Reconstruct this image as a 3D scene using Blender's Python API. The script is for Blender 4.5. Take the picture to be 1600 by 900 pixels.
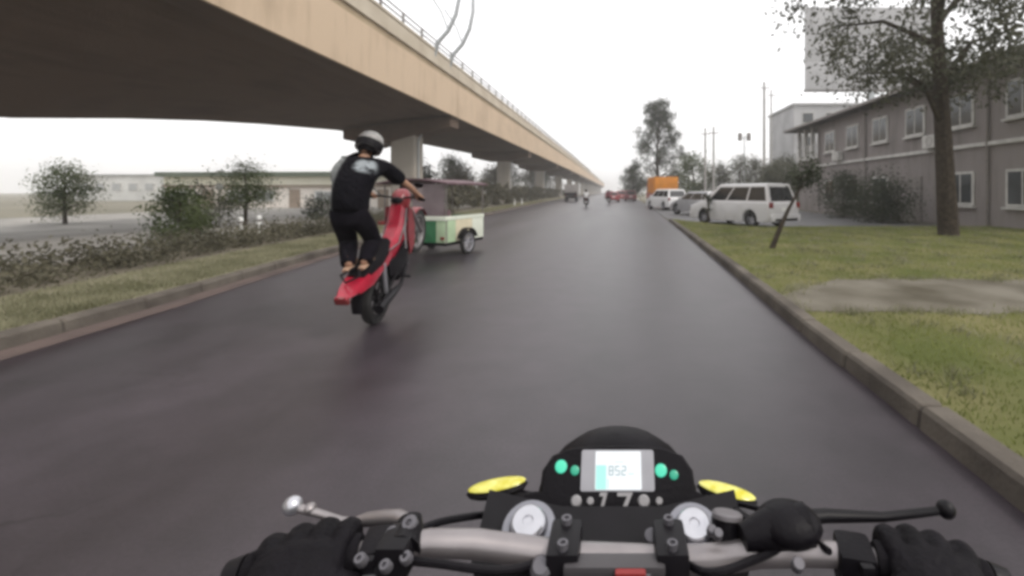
import bpy, bmesh, math, random
import numpy as np
from mathutils import Vector, Matrix

for o in list(bpy.data.objects):
    bpy.data.objects.remove(o, do_unlink=True)
SC = bpy.context.scene
COL = SC.collection
R = math.radians
PI = math.pi
random.seed(7)

# ------------------------------------------------------------------ camera, sky, sun, exposure
EYE = 1.45
F = 740.0                                   # focal length in pixels of a 1600 px wide frame
cd = bpy.data.cameras.new("camera")
cam = bpy.data.objects.new("camera", cd)
COL.objects.link(cam)
cam.location = (0, 0, EYE)
cam.rotation_euler = (R(90), 0, 0)
cd.sensor_width = 36.0
cd.lens = 36.0 * F / 1600.0
cd.shift_x = -165.0 / 1600.0
cd.shift_y = -150.0 / 1600.0
cd.clip_start = 0.02
cd.clip_end = 4000.0
SC.camera = cam

SUN_EL, SUN_AZ = 48.0, 115.0                # azimuth clockwise from +Y (the road's direction)
w = bpy.data.worlds.new("World")
SC.world = w
w.use_nodes = True
wn, wl = w.node_tree.nodes, w.node_tree.links
bg = wn["Background"]
sky = wn.new("ShaderNodeTexSky")
sky.sky_type = 'NISHITA'
sky.sun_disc = False
sky.sun_elevation = R(SUN_EL)
sky.sun_rotation = R(SUN_AZ)
sky.dust_density = 6.0
sky.air_density = 1.0
hs = wn.new("ShaderNodeHueSaturation")      # overcast: the cloud sheet takes the blue out
hs.inputs["Saturation"].default_value = 0.10
mixw = wn.new("ShaderNodeMix"); mixw.data_type = 'RGBA'
mixw.inputs[0].default_value = 0.80
wl.new(sky.outputs[0], hs.inputs["Color"])
wl.new(hs.outputs[0], mixw.inputs[6])
mixw.inputs[7].default_value = (15.4, 15.3, 15.4, 1)    # cloud sheet radiance
wl.new(mixw.outputs[2], bg.inputs["Color"])
bg.inputs["Strength"].default_value = 0.10

sd = bpy.data.lights.new("sun", 'SUN')
sd.energy = 1.4
sd.angle = R(11)
sd.color = (1.0, 0.92, 0.82)
sun = bpy.data.objects.new("sun", sd)
COL.objects.link(sun)
az, el = R(SUN_AZ), R(SUN_EL)
sdir = Vector((math.sin(az) * math.cos(el), math.cos(az) * math.cos(el), math.sin(el)))
sun.rotation_euler = sdir.to_track_quat('Z', 'Y').to_euler()
sun.location = (30, -20, 40)

SC.view_settings.view_transform = 'Standard'
SC.view_settings.look = 'None'
SC.view_settings.exposure = 0.0
SC.view_settings.gamma = 1.0
SC.cycles.pixel_filter_type = 'BLACKMAN_HARRIS'
SC.cycles.filter_width = 3.5                # soft low-resolution action-camera optics
SC.cycles.max_bounces = 8
SC.cycles.volume_bounces = 6
SC.cycles.use_denoising = True


# ------------------------------------------------------------------ helpers: survey, materials
def at(px, py, Y):
    """Surveyed point: what stands at this pixel at distance Y."""
    return Vector(((px - 965) * Y / F, Y, EYE - (py - 300) * Y / F))


_M = {}


def mat(name, col, rough=0.6, metal=0.0, var=0.12, scale=6.0, bump=0.0, bscale=None, spec=0.5,
        col2=None, coat=0.0, transl=0.0, emit=None, estr=0.0, alpha=1.0, detail=4.0, trans=0.0, ramp=(0.35, 0.65)):
    if name in _M:
        return _M[name]
    m = bpy.data.materials.new(name)
    m.use_nodes = True
    n, l = m.node_tree.nodes, m.node_tree.links
    b = n["Principled BSDF"]
    tc = n.new("ShaderNodeTexCoord")
    nz = n.new("ShaderNodeTexNoise")
    nz.inputs["Scale"].default_value = scale
    nz.inputs["Detail"].default_value = detail
    l.new(tc.outputs["Object"], nz.inputs["Vector"])
    cr = n.new("ShaderNodeValToRGB")
    c2 = col2 or tuple(min(1, c * (1 + var)) for c in col)
    c1 = tuple(c * (1 - var) for c in col) if col2 is None else col
    cr.color_ramp.elements[0].position = ramp[0]
    cr.color_ramp.elements[1].position = ramp[1]
    cr.color_ramp.elements[0].color = (*c1, 1)
    cr.color_ramp.elements[1].color = (*c2, 1)
    l.new(nz.outputs["Fac"], cr.inputs["Fac"])
    l.new(cr.outputs[0], b.inputs["Base Color"])
    b.inputs["Roughness"].default_value = rough
    b.inputs["Metallic"].default_value = metal
    b.inputs["Specular IOR Level"].default_value = spec
    b.inputs["Coat Weight"].default_value = coat
    b.inputs["Coat Roughness"].default_value = 0.1
    b.inputs["Alpha"].default_value = alpha
    b.inputs["Transmission Weight"].default_value = trans
    if emit:
        b.inputs["Emission Color"].default_value = (*emit, 1)
        b.inputs["Emission Strength"].default_value = estr
    if bump:
        bn = n.new("ShaderNodeBump")
        bn.inputs["Strength"].default_value = bump
        bn.inputs["Distance"].default_value = 0.02
        n2 = n.new("ShaderNodeTexNoise")
        n2.inputs["Scale"].default_value = bscale or scale * 6
        n2.inputs["Detail"].default_value = 6
        l.new(tc.outputs["Object"], n2.inputs["Vector"])
        l.new(n2.outputs["Fac"], bn.inputs["Height"])
        l.new(bn.outputs[0], b.inputs["Normal"])
    if transl:
        tr = n.new("ShaderNodeBsdfTranslucent")
        l.new(cr.outputs[0], tr.inputs["Color"])
        mx = n.new("ShaderNodeMixShader")
        mx.inputs[0].default_value = transl
        l.new(b.outputs[0], mx.inputs[1])
        l.new(tr.outputs[0], mx.inputs[2])
        l.new(mx.outputs[0], n["Material Output"].inputs["Surface"])
    _M[name] = m
    return m


# ------------------------------------------------------------------ helpers: mesh building
class MB:
    def __init__(s):
        s.v, s.f, s.mi = [], [], []
        s.cur = 0

    def add(s, vs, fs):
        o = len(s.v)
        s.v += [tuple(v) for v in vs]
        s.f += [tuple(i + o for i in f) for f in fs]
        s.mi += [s.cur] * len(fs)
        return s

    def box(s, c, d, bev=0.0, rot=None):
        bm = bmesh.new()
        bmesh.ops.create_cube(bm, size=1)
        for v in bm.verts:
            v.co = Vector((v.co.x * d[0], v.co.y * d[1], v.co.z * d[2]))
        if bev:
            bmesh.ops.bevel(bm, geom=bm.edges[:], offset=bev, segments=2, affect='EDGES', profile=0.7)
        M = Matrix.Translation(Vector(c)) @ (rot.to_4x4() if rot else Matrix())
        bm.verts.index_update()
        s.add([M @ v.co for v in bm.verts], [[v.index for v in f.verts] for f in bm.faces])
        bm.free()
        return s

    def tube(s, pts, r, n=10, caps=True, flat=1.0):
        pts = [Vector(p) for p in pts]
        k = len(pts)
        rs = r if isinstance(r, (list, tuple)) else [r] * k
        rings = []
        up = None
        for i, p in enumerate(pts):
            t = (pts[min(i + 1, k - 1)] - pts[max(i - 1, 0)]).normalized()
            if up is None:
                a = Vector((0, 0, 1)) if abs(t.z) < 0.9 else Vector((1, 0, 0))
                up = (a - t * a.dot(t)).normalized()
            else:
                up = (up - t * up.dot(t)).normalized()
            sd_ = t.cross(up)
            rings.append([p + (sd_ * math.cos(2 * PI * j / n) + up * math.sin(2 * PI * j / n) * flat) * rs[i] for j in range(n)])
        return s.loft(rings, caps)

    def loft(s, rings, caps=True, closed=True):
        n = len(rings[0])
        vs = [p for rg in rings for p in rg]
        fs = []
        for i in range(len(rings) - 1):
            for j in range(n if closed else n - 1):
                a, b = i * n + j, i * n + (j + 1) % n
                fs.append((a, b, b + n, a + n))
        if caps:
            fs.append(tuple(range(n))[::-1])
            fs.append(tuple(range((len(rings) - 1) * n, len(rings) * n)))
        return s.add(vs, fs)

    def lathe(s, prof, c=(0, 0, 0), axis=(0, 0, 1), n=20, caps=True):
        ax = Vector(axis).normalized()
        a = Vector((0, 0, 1)) if abs(ax.z) < 0.9 else Vector((0, 1, 0))
        u = (a - ax * a.dot(ax)).normalized()
        v = ax.cross(u)
        c = Vector(c)
        rings = [[c + ax * h + (u * math.cos(2 * PI * j / n) + v * math.sin(2 * PI * j / n)) * r for j in range(n)] for r, h in prof]
        return s.loft(rings, caps)

    def ell(s, c, r, n=12, m=8, rot=None):
        c = Vector(c)
        rings = []
        for i in range(m + 1):
            th = PI * i / m
            rr = max(math.sin(th), 0.02)
            ring = []
            for j in range(n):
                p = Vector((rr * math.cos(2 * PI * j / n) * r[0], rr * math.sin(2 * PI * j / n) * r[1], -math.cos(th) * r[2]))
                if rot:
                    p = rot @ p
                ring.append(c + p)
            rings.append(ring)
        return s.loft(rings, True)

    def torus(s, c, R0, r0, axis, n=28, m=10, w=1.0):
        ax = Vector(axis).normalized()
        a = Vector((0, 0, 1)) if abs(ax.z) < 0.9 else Vector((0, 1, 0))
        u = (a - ax * a.dot(ax)).normalized()
        v = ax.cross(u)
        c = Vector(c)
        vs, fs = [], []
        for i in range(n):
            d = u * math.cos(2 * PI * i / n) + v * math.sin(2 * PI * i / n)
            for j in range(m):
                t = 2 * PI * j / m
                vs.append(c + d * (R0 + r0 * math.cos(t)) + ax * r0 * w * math.sin(t))
        for i in range(n):
            for j in range(m):
                fs.append((i * m + j, ((i + 1) % n) * m + j, ((i + 1) % n) * m + (j + 1) % m, i * m + (j + 1) % m))
        return s.add(vs, fs)

    def prism(s, poly, h0, h1, M=None, inset=0.0):
        """polygon in (x,y) extruded h0..h1 along z, then transformed"""
        M = M or Matrix()
        lo = [M @ Vector((p[0], p[1], h0)) for p in poly]
        hi = [M @ Vector((p[0], p[1], h1)) for p in poly]
        return s.loft([lo, hi], True)

    def quad_panel(s, A, B, C, D, u0, u1, v0, v1, off=0.005, th=0.012, nseg=1):
        A, B, C, D = map(Vector, (A, B, C, D))
        nrm = (B - A).cross(D - A).normalized()
        f = lambda u, v: (A * (1 - u) + B * u) * (1 - v) + (D * (1 - u) + C * u) * v
        q = [f(u0, v0), f(u1, v0), f(u1, v1), f(u0, v1)]
        return s.loft([[p + nrm * (off - th) for p in q], [p + nrm * off for p in q]], True)

    def xf(s, M):
        s.v = [tuple(M @ Vector(v)) for v in s.v]
        return s

    def mesh(s, name, m, smooth=True, ang=35):
        me = bpy.data.meshes.new(name)
        me.from_pydata(s.v, [], s.f)
        bm = bmesh.new()
        bm.from_mesh(me)
        bmesh.ops.recalc_face_normals(bm, faces=bm.faces)
        bm.to_mesh(me)
        bm.free()
        for mm in (m if isinstance(m, (list, tuple)) else [m]):
            me.materials.append(mm)
        me.polygons.foreach_set('material_index', s.mi)
        if smooth:
            me.polygons.foreach_set('use_smooth', [True] * len(me.polygons))
            me.set_sharp_from_angle(angle=R(ang))
        me.update()
        return me

    def build(s, name, m, parent=None, smooth=True, M=None, ang=35):
        if M is not None:
            s.xf(M)
        return link(name, s.mesh(name, m, smooth, ang), parent)


def link(name, me, parent=None):
    o = bpy.data.objects.new(name, me)
    COL.objects.link(o)
    if parent is not None:
        o.parent = parent
    return o


def tag(o, label=None, cat=None, group=None, kind=None):
    if label:
        o['label'] = label
    if cat:
        o['category'] = cat
    if group:
        o['group'] = group
    if kind:
        o['kind'] = kind
    return o


def empty(name, loc=(0, 0, 0), rz=0.0, **k):
    o = bpy.data.objects.new(name, None)
    COL.objects.link(o)
    o.location = loc
    o.rotation_euler = (0, 0, rz)
    o.empty_display_size = 0.2
    return tag(o, **k)


def clone(root, loc, rz, **k):
    def rec(o, par):
        c = o.copy()
        COL.objects.link(c)
        if par is not None:
            c.parent = par
        for ch in [x for x in bpy.data.objects if x.parent == o]:
            rec(ch, c)
        return c
    r = rec(root, None)
    r.location = loc
    r.rotation_euler = (0, 0, rz)
    return tag(r, **k)


def struct(name, mb, m, smooth=False):
    o = mb.build(name, m, None, smooth)
    o['kind'] = 'structure'
    return o


def numpy_mesh(name, V, nper, m):
    """many small faces of nper corners each, V shaped (k*nper, 3)"""
    k = len(V) // nper
    me = bpy.data.meshes.new(name)
    me.vertices.add(len(V))
    me.vertices.foreach_set('co', V.astype(np.float32).ravel())
    me.loops.add(len(V))
    me.loops.foreach_set('vertex_index', np.arange(len(V), dtype=np.int32))
    me.polygons.add(k)
    me.polygons.foreach_set('loop_start', np.arange(0, len(V), nper, dtype=np.int32))
    for mm in (m if isinstance(m, (list, tuple)) else [m]):
        me.materials.append(mm)
    me.update(calc_edges=True)
    me.validate()
    return me


def skin(verts, radii, edges, sub=2):
    """continuous tapered surface grown over a joint skeleton"""
    me = bpy.data.meshes.new("skel")
    me.from_pydata([tuple(v) for v in verts], edges, [])
    o = bpy.data.objects.new("skel", me)
    COL.objects.link(o)
    md = o.modifiers.new("skin", 'SKIN')
    md.use_smooth_shade = True
    sv = me.skin_vertices[0].data
    for i, r in enumerate(radii):
        sv[i].radius = r if isinstance(r, (tuple, list)) else (r, r)
        sv[i].use_root = (i == 0)
    s2 = o.modifiers.new("sub", 'SUBSURF')
    s2.levels = s2.render_levels = sub
    dg = bpy.context.evaluated_depsgraph_get()
    dg.update()
    out = bpy.data.meshes.new_from_object(o.evaluated_get(dg))
    bpy.data.objects.remove(o, do_unlink=True)
    bpy.data.meshes.remove(me)
    return out


def remesh(me, voxel, smooth_it=3):
    o = bpy.data.objects.new("rm", me)
    COL.objects.link(o)
    md = o.modifiers.new("r", 'REMESH')
    md.mode = 'VOXEL'
    md.voxel_size = voxel
    md.use_smooth_shade = True
    if smooth_it:
        s2 = o.modifiers.new("s", 'SMOOTH')
        s2.factor = 0.5
        s2.iterations = smooth_it
    dg = bpy.context.evaluated_depsgraph_get()
    dg.update()
    out = bpy.data.meshes.new_from_object(o.evaluated_get(dg))
    bpy.data.objects.remove(o, do_unlink=True)
    return out


def join_meshes(ms):
    bm = bmesh.new()
    for m in ms:
        bm.from_mesh(m)
    me = bpy.data.meshes.new("joined")
    bm.to_mesh(me)
    bm.free()
    return me


def set_mat(me, m):
    me.materials.clear()
    me.materials.append(m)
    me.polygons.foreach_set('use_smooth', [True] * len(me.polygons))
    return me


def interp(pts, y):
    xs = [p[0] for p in pts]
    if y <= xs[0]:
        return pts[0][1]
    for (a, b), (c, d) in zip(pts, pts[1:]):
        if y <= c:
            t = (y - a) / (c - a)
            return b + (d - b) * t
    return pts[-1][1]


def smooth_pts(pts, n=400):
    """Catmull-Rom-ish smoothing of a (y, x) table"""
    ys = np.linspace(pts[0][0], pts[-1][0], n)
    return [(float(y), float(interp(pts, y))) for y in ys]


# ------------------------------------------------------------------ materials
def asphalt_material():
    m = bpy.data.materials.new("asphalt")
    m.use_nodes = True
    n, l = m.node_tree.nodes, m.node_tree.links
    b = n["Principled BSDF"]
    tc = n.new("ShaderNodeTexCoord")
    mp = n.new("ShaderNodeMapping")
    mp.inputs["Scale"].default_value = (1.0, 0.09, 1)
    l.new(tc.outputs["Object"], mp.inputs["Vector"])
    big = n.new("ShaderNodeTexNoise")           # long patches along the lane, worn by wheels
    big.inputs["Scale"].default_value = 0.75
    big.inputs["Detail"].default_value = 3
    l.new(mp.outputs[0], big.inputs["Vector"])
    fine = n.new("ShaderNodeTexNoise")
    fine.inputs["Scale"].default_value = 55
    fine.inputs["Detail"].default_value = 8
    fine.inputs["Roughness"].default_value = 0.75
    l.new(tc.outputs["Object"], fine.inputs["Vector"])
    r1 = n.new("ShaderNodeValToRGB")
    r1.color_ramp.elements[0].position = 0.36
    r1.color_ramp.elements[1].position = 0.66
    r1.color_ramp.elements[0].color = (0.023, 0.0175, 0.022, 1)
    r1.color_ramp.elements[1].color = (0.047, 0.0375, 0.0465, 1)
    l.new(big.outputs["Fac"], r1.inputs["Fac"])
    r2 = n.new("ShaderNodeValToRGB")
    r2.color_ramp.elements[0].position = 0.3
    r2.color_ramp.elements[1].position = 0.75
    r2.color_ramp.elements[0].color = (0.50, 0.50, 0.50, 1)
    r2.color_ramp.elements[1].color = (1.55, 1.52, 1.52, 1)
    l.new(fine.outputs["Fac"], r2.inputs["Fac"])
    mx = n.new("ShaderNodeMix"); mx.data_type = 'RGBA'; mx.blend_type = 'MULTIPLY'
    mx.inputs[0].default_value = 1
    l.new(r1.outputs[0], mx.inputs[6])
    l.new(r2.outputs[0], mx.inputs[7])
    vo = n.new("ShaderNodeTexVoronoi")
    vo.feature = 'DISTANCE_TO_EDGE'
    vo.inputs["Scale"].default_value = 0.42
    vo.inputs["Randomness"].default_value = 1.0
    wob = n.new("ShaderNodeTexNoise")
    wob.inputs["Scale"].default_value = 2.5
    wob.inputs["Detail"].default_value = 5
    l.new(tc.outputs["Object"], wob.inputs["Vector"])
    vm = n.new("ShaderNodeVectorMath"); vm.operation = 'MULTIPLY_ADD'
    l.new(wob.outputs["Color"], vm.inputs[0])
    vm.inputs[1].default_value = (0.9, 0.9, 0)
    l.new(tc.outputs["Object"], vm.inputs[2])
    l.new(vm.outputs[0], vo.inputs["Vector"])
    ck = n.new("ShaderNodeMapRange")
    ck.inputs["From Min"].default_value = 0.0
    ck.inputs["From Max"].default_value = 0.010
    ck.inputs["To Min"].default_value = 0.45
    ck.inputs["To Max"].default_value = 1.0
    l.new(vo.outputs["Distance"], ck.inputs["Value"])
    msk = n.new("ShaderNodeTexNoise")           # cracks only here and there
    msk.inputs["Scale"].default_value = 0.22
    l.new(tc.outputs["Object"], msk.inputs["Vector"])
    mk = n.new("ShaderNodeMapRange")
    mk.inputs["From Min"].default_value = 0.50
    mk.inputs["From Max"].default_value = 0.60
    l.new(msk.outputs["Fac"], mk.inputs["Value"])
    mxc = n.new("ShaderNodeMix"); mxc.data_type = 'FLOAT'
    l.new(mk.outputs[0], mxc.inputs[0])
    mxc.inputs[2].default_value = 1.0
    l.new(ck.outputs[0], mxc.inputs[3])
    oil = n.new("ShaderNodeTexNoise")           # oil drips and worn spots
    oil.inputs["Scale"].default_value = 2.1
    oil.inputs["Detail"].default_value = 7
    oil.inputs["Roughness"].default_value = 0.7
    l.new(tc.outputs["Object"], oil.inputs["Vector"])
    om = n.new("ShaderNodeMapRange")
    om.inputs["From Min"].default_value = 0.35
    om.inputs["From Max"].default_value = 0.65
    om.inputs["To Min"].default_value = 0.72
    om.inputs["To Max"].default_value = 1.18
    l.new(oil.outputs["Fac"], om.inputs["Value"])
    pr_ = n.new("ShaderNodeMath"); pr_.operation = 'MULTIPLY'
    l.new(mxc.outputs[0], pr_.inputs[0]); l.new(om.outputs[0], pr_.inputs[1])
    mxx = n.new("ShaderNodeMix"); mxx.data_type = 'RGBA'; mxx.blend_type = 'MULTIPLY'
    mxx.inputs[0].default_value = 1
    l.new(mx.outputs[2], mxx.inputs[6])
    l.new(pr_.outputs[0], mxx.inputs[7])
    l.new(mxx.outputs[2], b.inputs["Base Color"])
    rr = n.new("ShaderNodeMapRange")
    rr.inputs["To Min"].default_value = 0.30
    rr.inputs["To Max"].default_value = 0.46
    l.new(big.outputs["Fac"], rr.inputs["Value"])
    l.new(rr.outputs[0], b.inputs["Roughness"])
    b.inputs["Specular IOR Level"].default_value = 0.60
    bn = n.new("ShaderNodeBump")
    bn.inputs["Strength"].default_value = 0.22
    bn.inputs["Distance"].default_value = 0.004
    l.new(fine.outputs["Fac"], bn.inputs["Height"])
    l.new(bn.outputs[0], b.inputs["Normal"])
    return m


ASPH = asphalt_material()
LOT = mat("lot asphalt", (0.085, 0.082, 0.085), 0.6, var=0.25, scale=0.8, bump=0.25, bscale=40)
KERB = mat("kerb concrete", (0.055, 0.047, 0.042), 0.92, spec=0.2, col2=(0.115, 0.102, 0.085), scale=1.8, bump=0.4, bscale=30)
SOIL = mat("verge soil", (0.10, 0.085, 0.06), 0.95, col2=(0.17, 0.15, 0.11), scale=3, bump=0.5, bscale=20)
GRASSBASE = mat("grass base", (0.090, 0.105, 0.034), 0.95, spec=0.1, col2=(0.18, 0.165, 0.08), scale=0.9, bump=0.6, bscale=30)
PAVE = mat("pale paving", (0.22, 0.21, 0.195), 0.85, spec=0.2, col2=(0.33, 0.315, 0.29), scale=0.6, bump=0.2, bscale=25)
PATH = mat("path concrete", (0.085, 0.075, 0.055), 0.95, spec=0.1, col2=(0.185, 0.17, 0.14), scale=1.1, bump=0.3, bscale=25)
EARTH = mat("earth", (0.13, 0.12, 0.085), 0.95, col2=(0.20, 0.18, 0.13), scale=0.15, bump=0.3, bscale=3)
def streaked(name, base, stain, rough=0.9, sc=(0.9, 0.9, 0.10), amt=0.55, fine=0.25, lines=None):
    """concrete with rain streaks running down it, cloudy patches and formwork relief"""
    m = bpy.data.materials.new(name)
    m.use_nodes = True
    n, l = m.node_tree.nodes, m.node_tree.links
    b = n["Principled BSDF"]
    b.inputs["Roughness"].default_value = rough
    b.inputs["Specular IOR Level"].default_value = 0.2
    tc = n.new("ShaderNodeTexCoord")
    mp = n.new("ShaderNodeMapping")
    mp.inputs["Scale"].default_value = sc
    l.new(tc.outputs["Object"], mp.inputs["Vector"])
    st = n.new("ShaderNodeTexNoise")
    st.inputs["Scale"].default_value = 2.2
    st.inputs["Detail"].default_value = 6
    st.inputs["Roughness"].default_value = 0.65
    l.new(mp.outputs[0], st.inputs["Vector"])
    cl = n.new("ShaderNodeTexNoise")
    cl.inputs["Scale"].default_value = 0.35
    cl.inputs["Detail"].default_value = 8
    l.new(tc.outputs["Object"], cl.inputs["Vector"])
    ad = n.new("ShaderNodeMath"); ad.operation = 'ADD'
    l.new(st.outputs["Fac"], ad.inputs[0])
    l.new(cl.outputs["Fac"], ad.inputs[1])
    mr = n.new("ShaderNodeMapRange")
    mr.inputs["From Min"].default_value = 0.95
    mr.inputs["From Max"].default_value = 1.35
    mr.inputs["To Max"].default_value = amt
    l.new(ad.outputs[0], mr.inputs["Value"])
    mx = n.new("ShaderNodeMix"); mx.data_type = 'RGBA'
    mx.inputs[6].default_value = (*base, 1)
    mx.inputs[7].default_value = (*stain, 1)
    l.new(mr.outputs[0], mx.inputs[0])
    l.new(mx.outputs[2], b.inputs["Base Color"])
    fn = n.new("ShaderNodeTexNoise")
    fn.inputs["Scale"].default_value = 14
    fn.inputs["Detail"].default_value = 8
    l.new(tc.outputs["Object"], fn.inputs["Vector"])
    h = fn.outputs["Fac"]
    if lines:
        wv = n.new("ShaderNodeTexWave")
        wv.wave_type = 'BANDS'
        wv.bands_direction = lines[0]
        wv.inputs["Scale"].default_value = lines[1]
        wv.inputs["Distortion"].default_value = 0.1
        l.new(tc.outputs["Object"], wv.inputs["Vector"])
        a2 = n.new("ShaderNodeMath"); a2.operation = 'POWER'
        l.new(wv.outputs["Fac"], a2.inputs[0]); a2.inputs[1].default_value = 0.08
        a3 = n.new("ShaderNodeMath"); a3.operation = 'ADD'
        l.new(a2.outputs[0], a3.inputs[0]); l.new(h, a3.inputs[1])
        h = a3.outputs[0]
    bn = n.new("ShaderNodeBump")
    bn.inputs["Strength"].default_value = fine
    bn.inputs["Distance"].default_value = 0.03
    l.new(h, bn.inputs["Height"])
    l.new(bn.outputs[0], b.inputs["Normal"])
    return m


CONC_BEIGE = streaked("beige painted concrete", (0.57, 0.445, 0.325), (0.33, 0.25, 0.175), lines=('Y', 0.13))
CONC_BAND = mat("shadowed groove concrete", (0.30, 0.23, 0.15), 0.9, col2=(0.38, 0.30, 0.20), scale=0.8, bump=0.2, bscale=12)  # darker brown carries the coping's shadow in the groove
CONC_PAR = mat("parapet concrete", (0.42, 0.36, 0.28), 0.9, col2=(0.52, 0.46, 0.37), scale=0.5, bump=0.15, bscale=14)
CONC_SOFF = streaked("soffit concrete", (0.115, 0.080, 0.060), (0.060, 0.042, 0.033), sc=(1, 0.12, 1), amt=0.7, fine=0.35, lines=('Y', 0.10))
CONC_PIER = streaked("pier concrete", (0.40, 0.365, 0.32), (0.22, 0.20, 0.17), fine=0.25, lines=('Z', 0.25))
STEEL = mat("galvanised steel", (0.42, 0.44, 0.45), 0.5, 0.6, scale=8)
RAILM = mat("rail steel", (0.22, 0.20, 0.19), 0.55, 0.4, scale=8)
BLACK = mat("black plastic", (0.005, 0.004, 0.006), 0.5, scale=30, bump=0.1, spec=0.16)
BLACKM = mat("matt black rubber", (0.006, 0.005, 0.007), 0.8, scale=40, bump=0.2, spec=0.15)
SATIN = mat("satin black metal", (0.007, 0.006, 0.008), 0.45, 0.0, scale=40, spec=0.22)
SILVER = mat("satin aluminium", (0.31, 0.285, 0.29), 0.42, 0.75, var=0.06, scale=40)
CHROME = mat("bright alloy", (0.56, 0.56, 0.60), 0.30, 0.8, var=0.05, scale=40)
RUBBER = mat("tyre rubber", (0.020, 0.019, 0.019), 0.85, scale=30, bump=0.3)
RED = mat("red bodywork", (0.38, 0.008, 0.032), 0.32, var=0.16, scale=12, coat=0.6)
REDDARK = mat("dark red bodywork", (0.22, 0.016, 0.024), 0.4, var=0.15, scale=12, coat=0.3)
SKIN = mat("skin", (0.36, 0.20, 0.13), 0.55, var=0.06, scale=14)
CLOTH_BLK = mat("black cloth", (0.012, 0.011, 0.014), 0.9, var=0.3, scale=14, bump=0.3, bscale=120, spec=0.1)
CLOTH_TR = mat("black trousers", (0.006, 0.005, 0.008), 0.9, var=0.3, scale=14, bump=1.0, bscale=13, spec=0.1)
WHITE = mat("white paint", (0.78, 0.78, 0.76), 0.5, var=0.04, scale=8)
GLASS_CAR = mat("dark car glass", (0.025, 0.026, 0.028), 0.08, spec=0.6, scale=3)
TAILR = mat("red lamp lens", (0.20, 0.02, 0.02), 0.2, scale=30, coat=0.5)
TRUNKM = mat("bark", (0.030, 0.024, 0.019), 0.95, spec=0.1, col2=(0.065, 0.052, 0.040), scale=9, bump=0.7, bscale=30)


def leafmat(name, c1, c2, tr=0.25):
    return mat(name, c1, 0.75, col2=c2, scale=1.1, transl=tr, spec=0.2, detail=6)


LEAF_DARK = leafmat("dark leaves", (0.030, 0.038, 0.026), (0.075, 0.085, 0.055))
LEAF_MID = leafmat("mid leaves", (0.045, 0.065, 0.022), (0.11, 0.135, 0.055))
LEAF_GREY = leafmat("grey green leaves", (0.060, 0.064, 0.046), (0.13, 0.13, 0.092))
LEAF_BROWN = leafmat("dull hedge leaves", (0.068, 0.064, 0.044), (0.14, 0.13, 0.090), 0.2)

# ------------------------------------------------------------------ ground, road, kerbs
KL = [(-30, -4.6), (-12, -4.9), (0, -5.25), (3, -5.45), (6, -5.85), (8.5, -6.32), (11.3, -6.75), (15, -7.15), (20, -7.6), (27, -8.15),
      (40, -8.9), (60, -9.9), (100, -11.5), (200, -15), (420, -21), (900, -36)]
KR = [(-30, 1.6), (-12, 1.7), (0, 1.80), (4.5, 1.88), (7.7, 2.02), (14, 2.25), (21.5, 2.48), (30, 2.7), (60, 3.3), (100, 4.2), (200, 6), (420, 9), (900, 18)]
xl = lambda y: interp(KL, y)
xr = lambda y: interp(KR, y)
YS = sorted(set([-30, -20, -12] + [float(y) for y in np.arange(-6, 40, 1.0)] + [float(y) for y in np.arange(40, 100, 5)] + [100, 130, 160, 200, 260, 320, 420, 600, 900]))


def strip(fa, fb, z0, ys, z1=None):
    mb = MB()
    z1 = z0 if z1 is None else z1
    vs, fs = [], []
    for i, y in enumerate(ys):
        vs += [(fa(y), y, z0), (fb(y), y, z1)]
        if i:
            k = 2 * i
            fs.append((k - 2, k - 1, k + 1, k))
    return mb.add(vs, fs)


mb = MB().add([(-900, -200, -0.03), (900, -200, -0.03), (900, 1500, -0.03), (-900, 1500, -0.03)], [(0, 1, 2, 3)])
struct("ground", mb, EARTH)
struct("road", strip(xl, xr, 0.0, YS), ASPH)
DUSTY = mat("dusty gutter", (0.075, 0.055, 0.05), 0.8, col2=(0.12, 0.085, 0.075), scale=1.5, bump=0.3, bscale=40)
struct("gutter", strip(lambda y: xl(y) + 0.004, lambda y: xl(y) + 0.30, 0.004, [y for y in YS if y < 70]), DUSTY)

# parking lot beyond the grass, level with the road
lot = [(2.66, 23.9), (3.2, 22.0), (3.9, 20.4), (4.7, 18.9), (5.6, 18.35), (8.5, 18.5), (13.9, 18.6), (13.9, 62), (3.28, 62), (2.9, 40)]
struct("parking_lot", MB().add([(x, y, 0.004) for x, y in lot], [tuple(range(len(lot)))]), LOT)


def kerb(name, f, side, ys, wd=0.16, h=0.13):
    mb = MB()
    rings = []
    for y in ys:
        x = f(y)
        o = side * wd
        rings.append([Vector((x, y, -0.02)), Vector((x + side * 0.015, y, h - 0.015)), Vector((x + side * 0.035, y, h)), Vector((x + o, y, h)), Vector((x + o, y, -0.02))])
    mb.loft(rings, True)
    return struct(name, mb, KERB)


ysk = [y for y in YS if y <= 420]
KERB2 = mat("kerb stone concrete", (0.075, 0.065, 0.057), 0.92, spec=0.2, col2=(0.15, 0.132, 0.112), scale=1.6, bump=0.5, bscale=26, detail=8)


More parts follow.
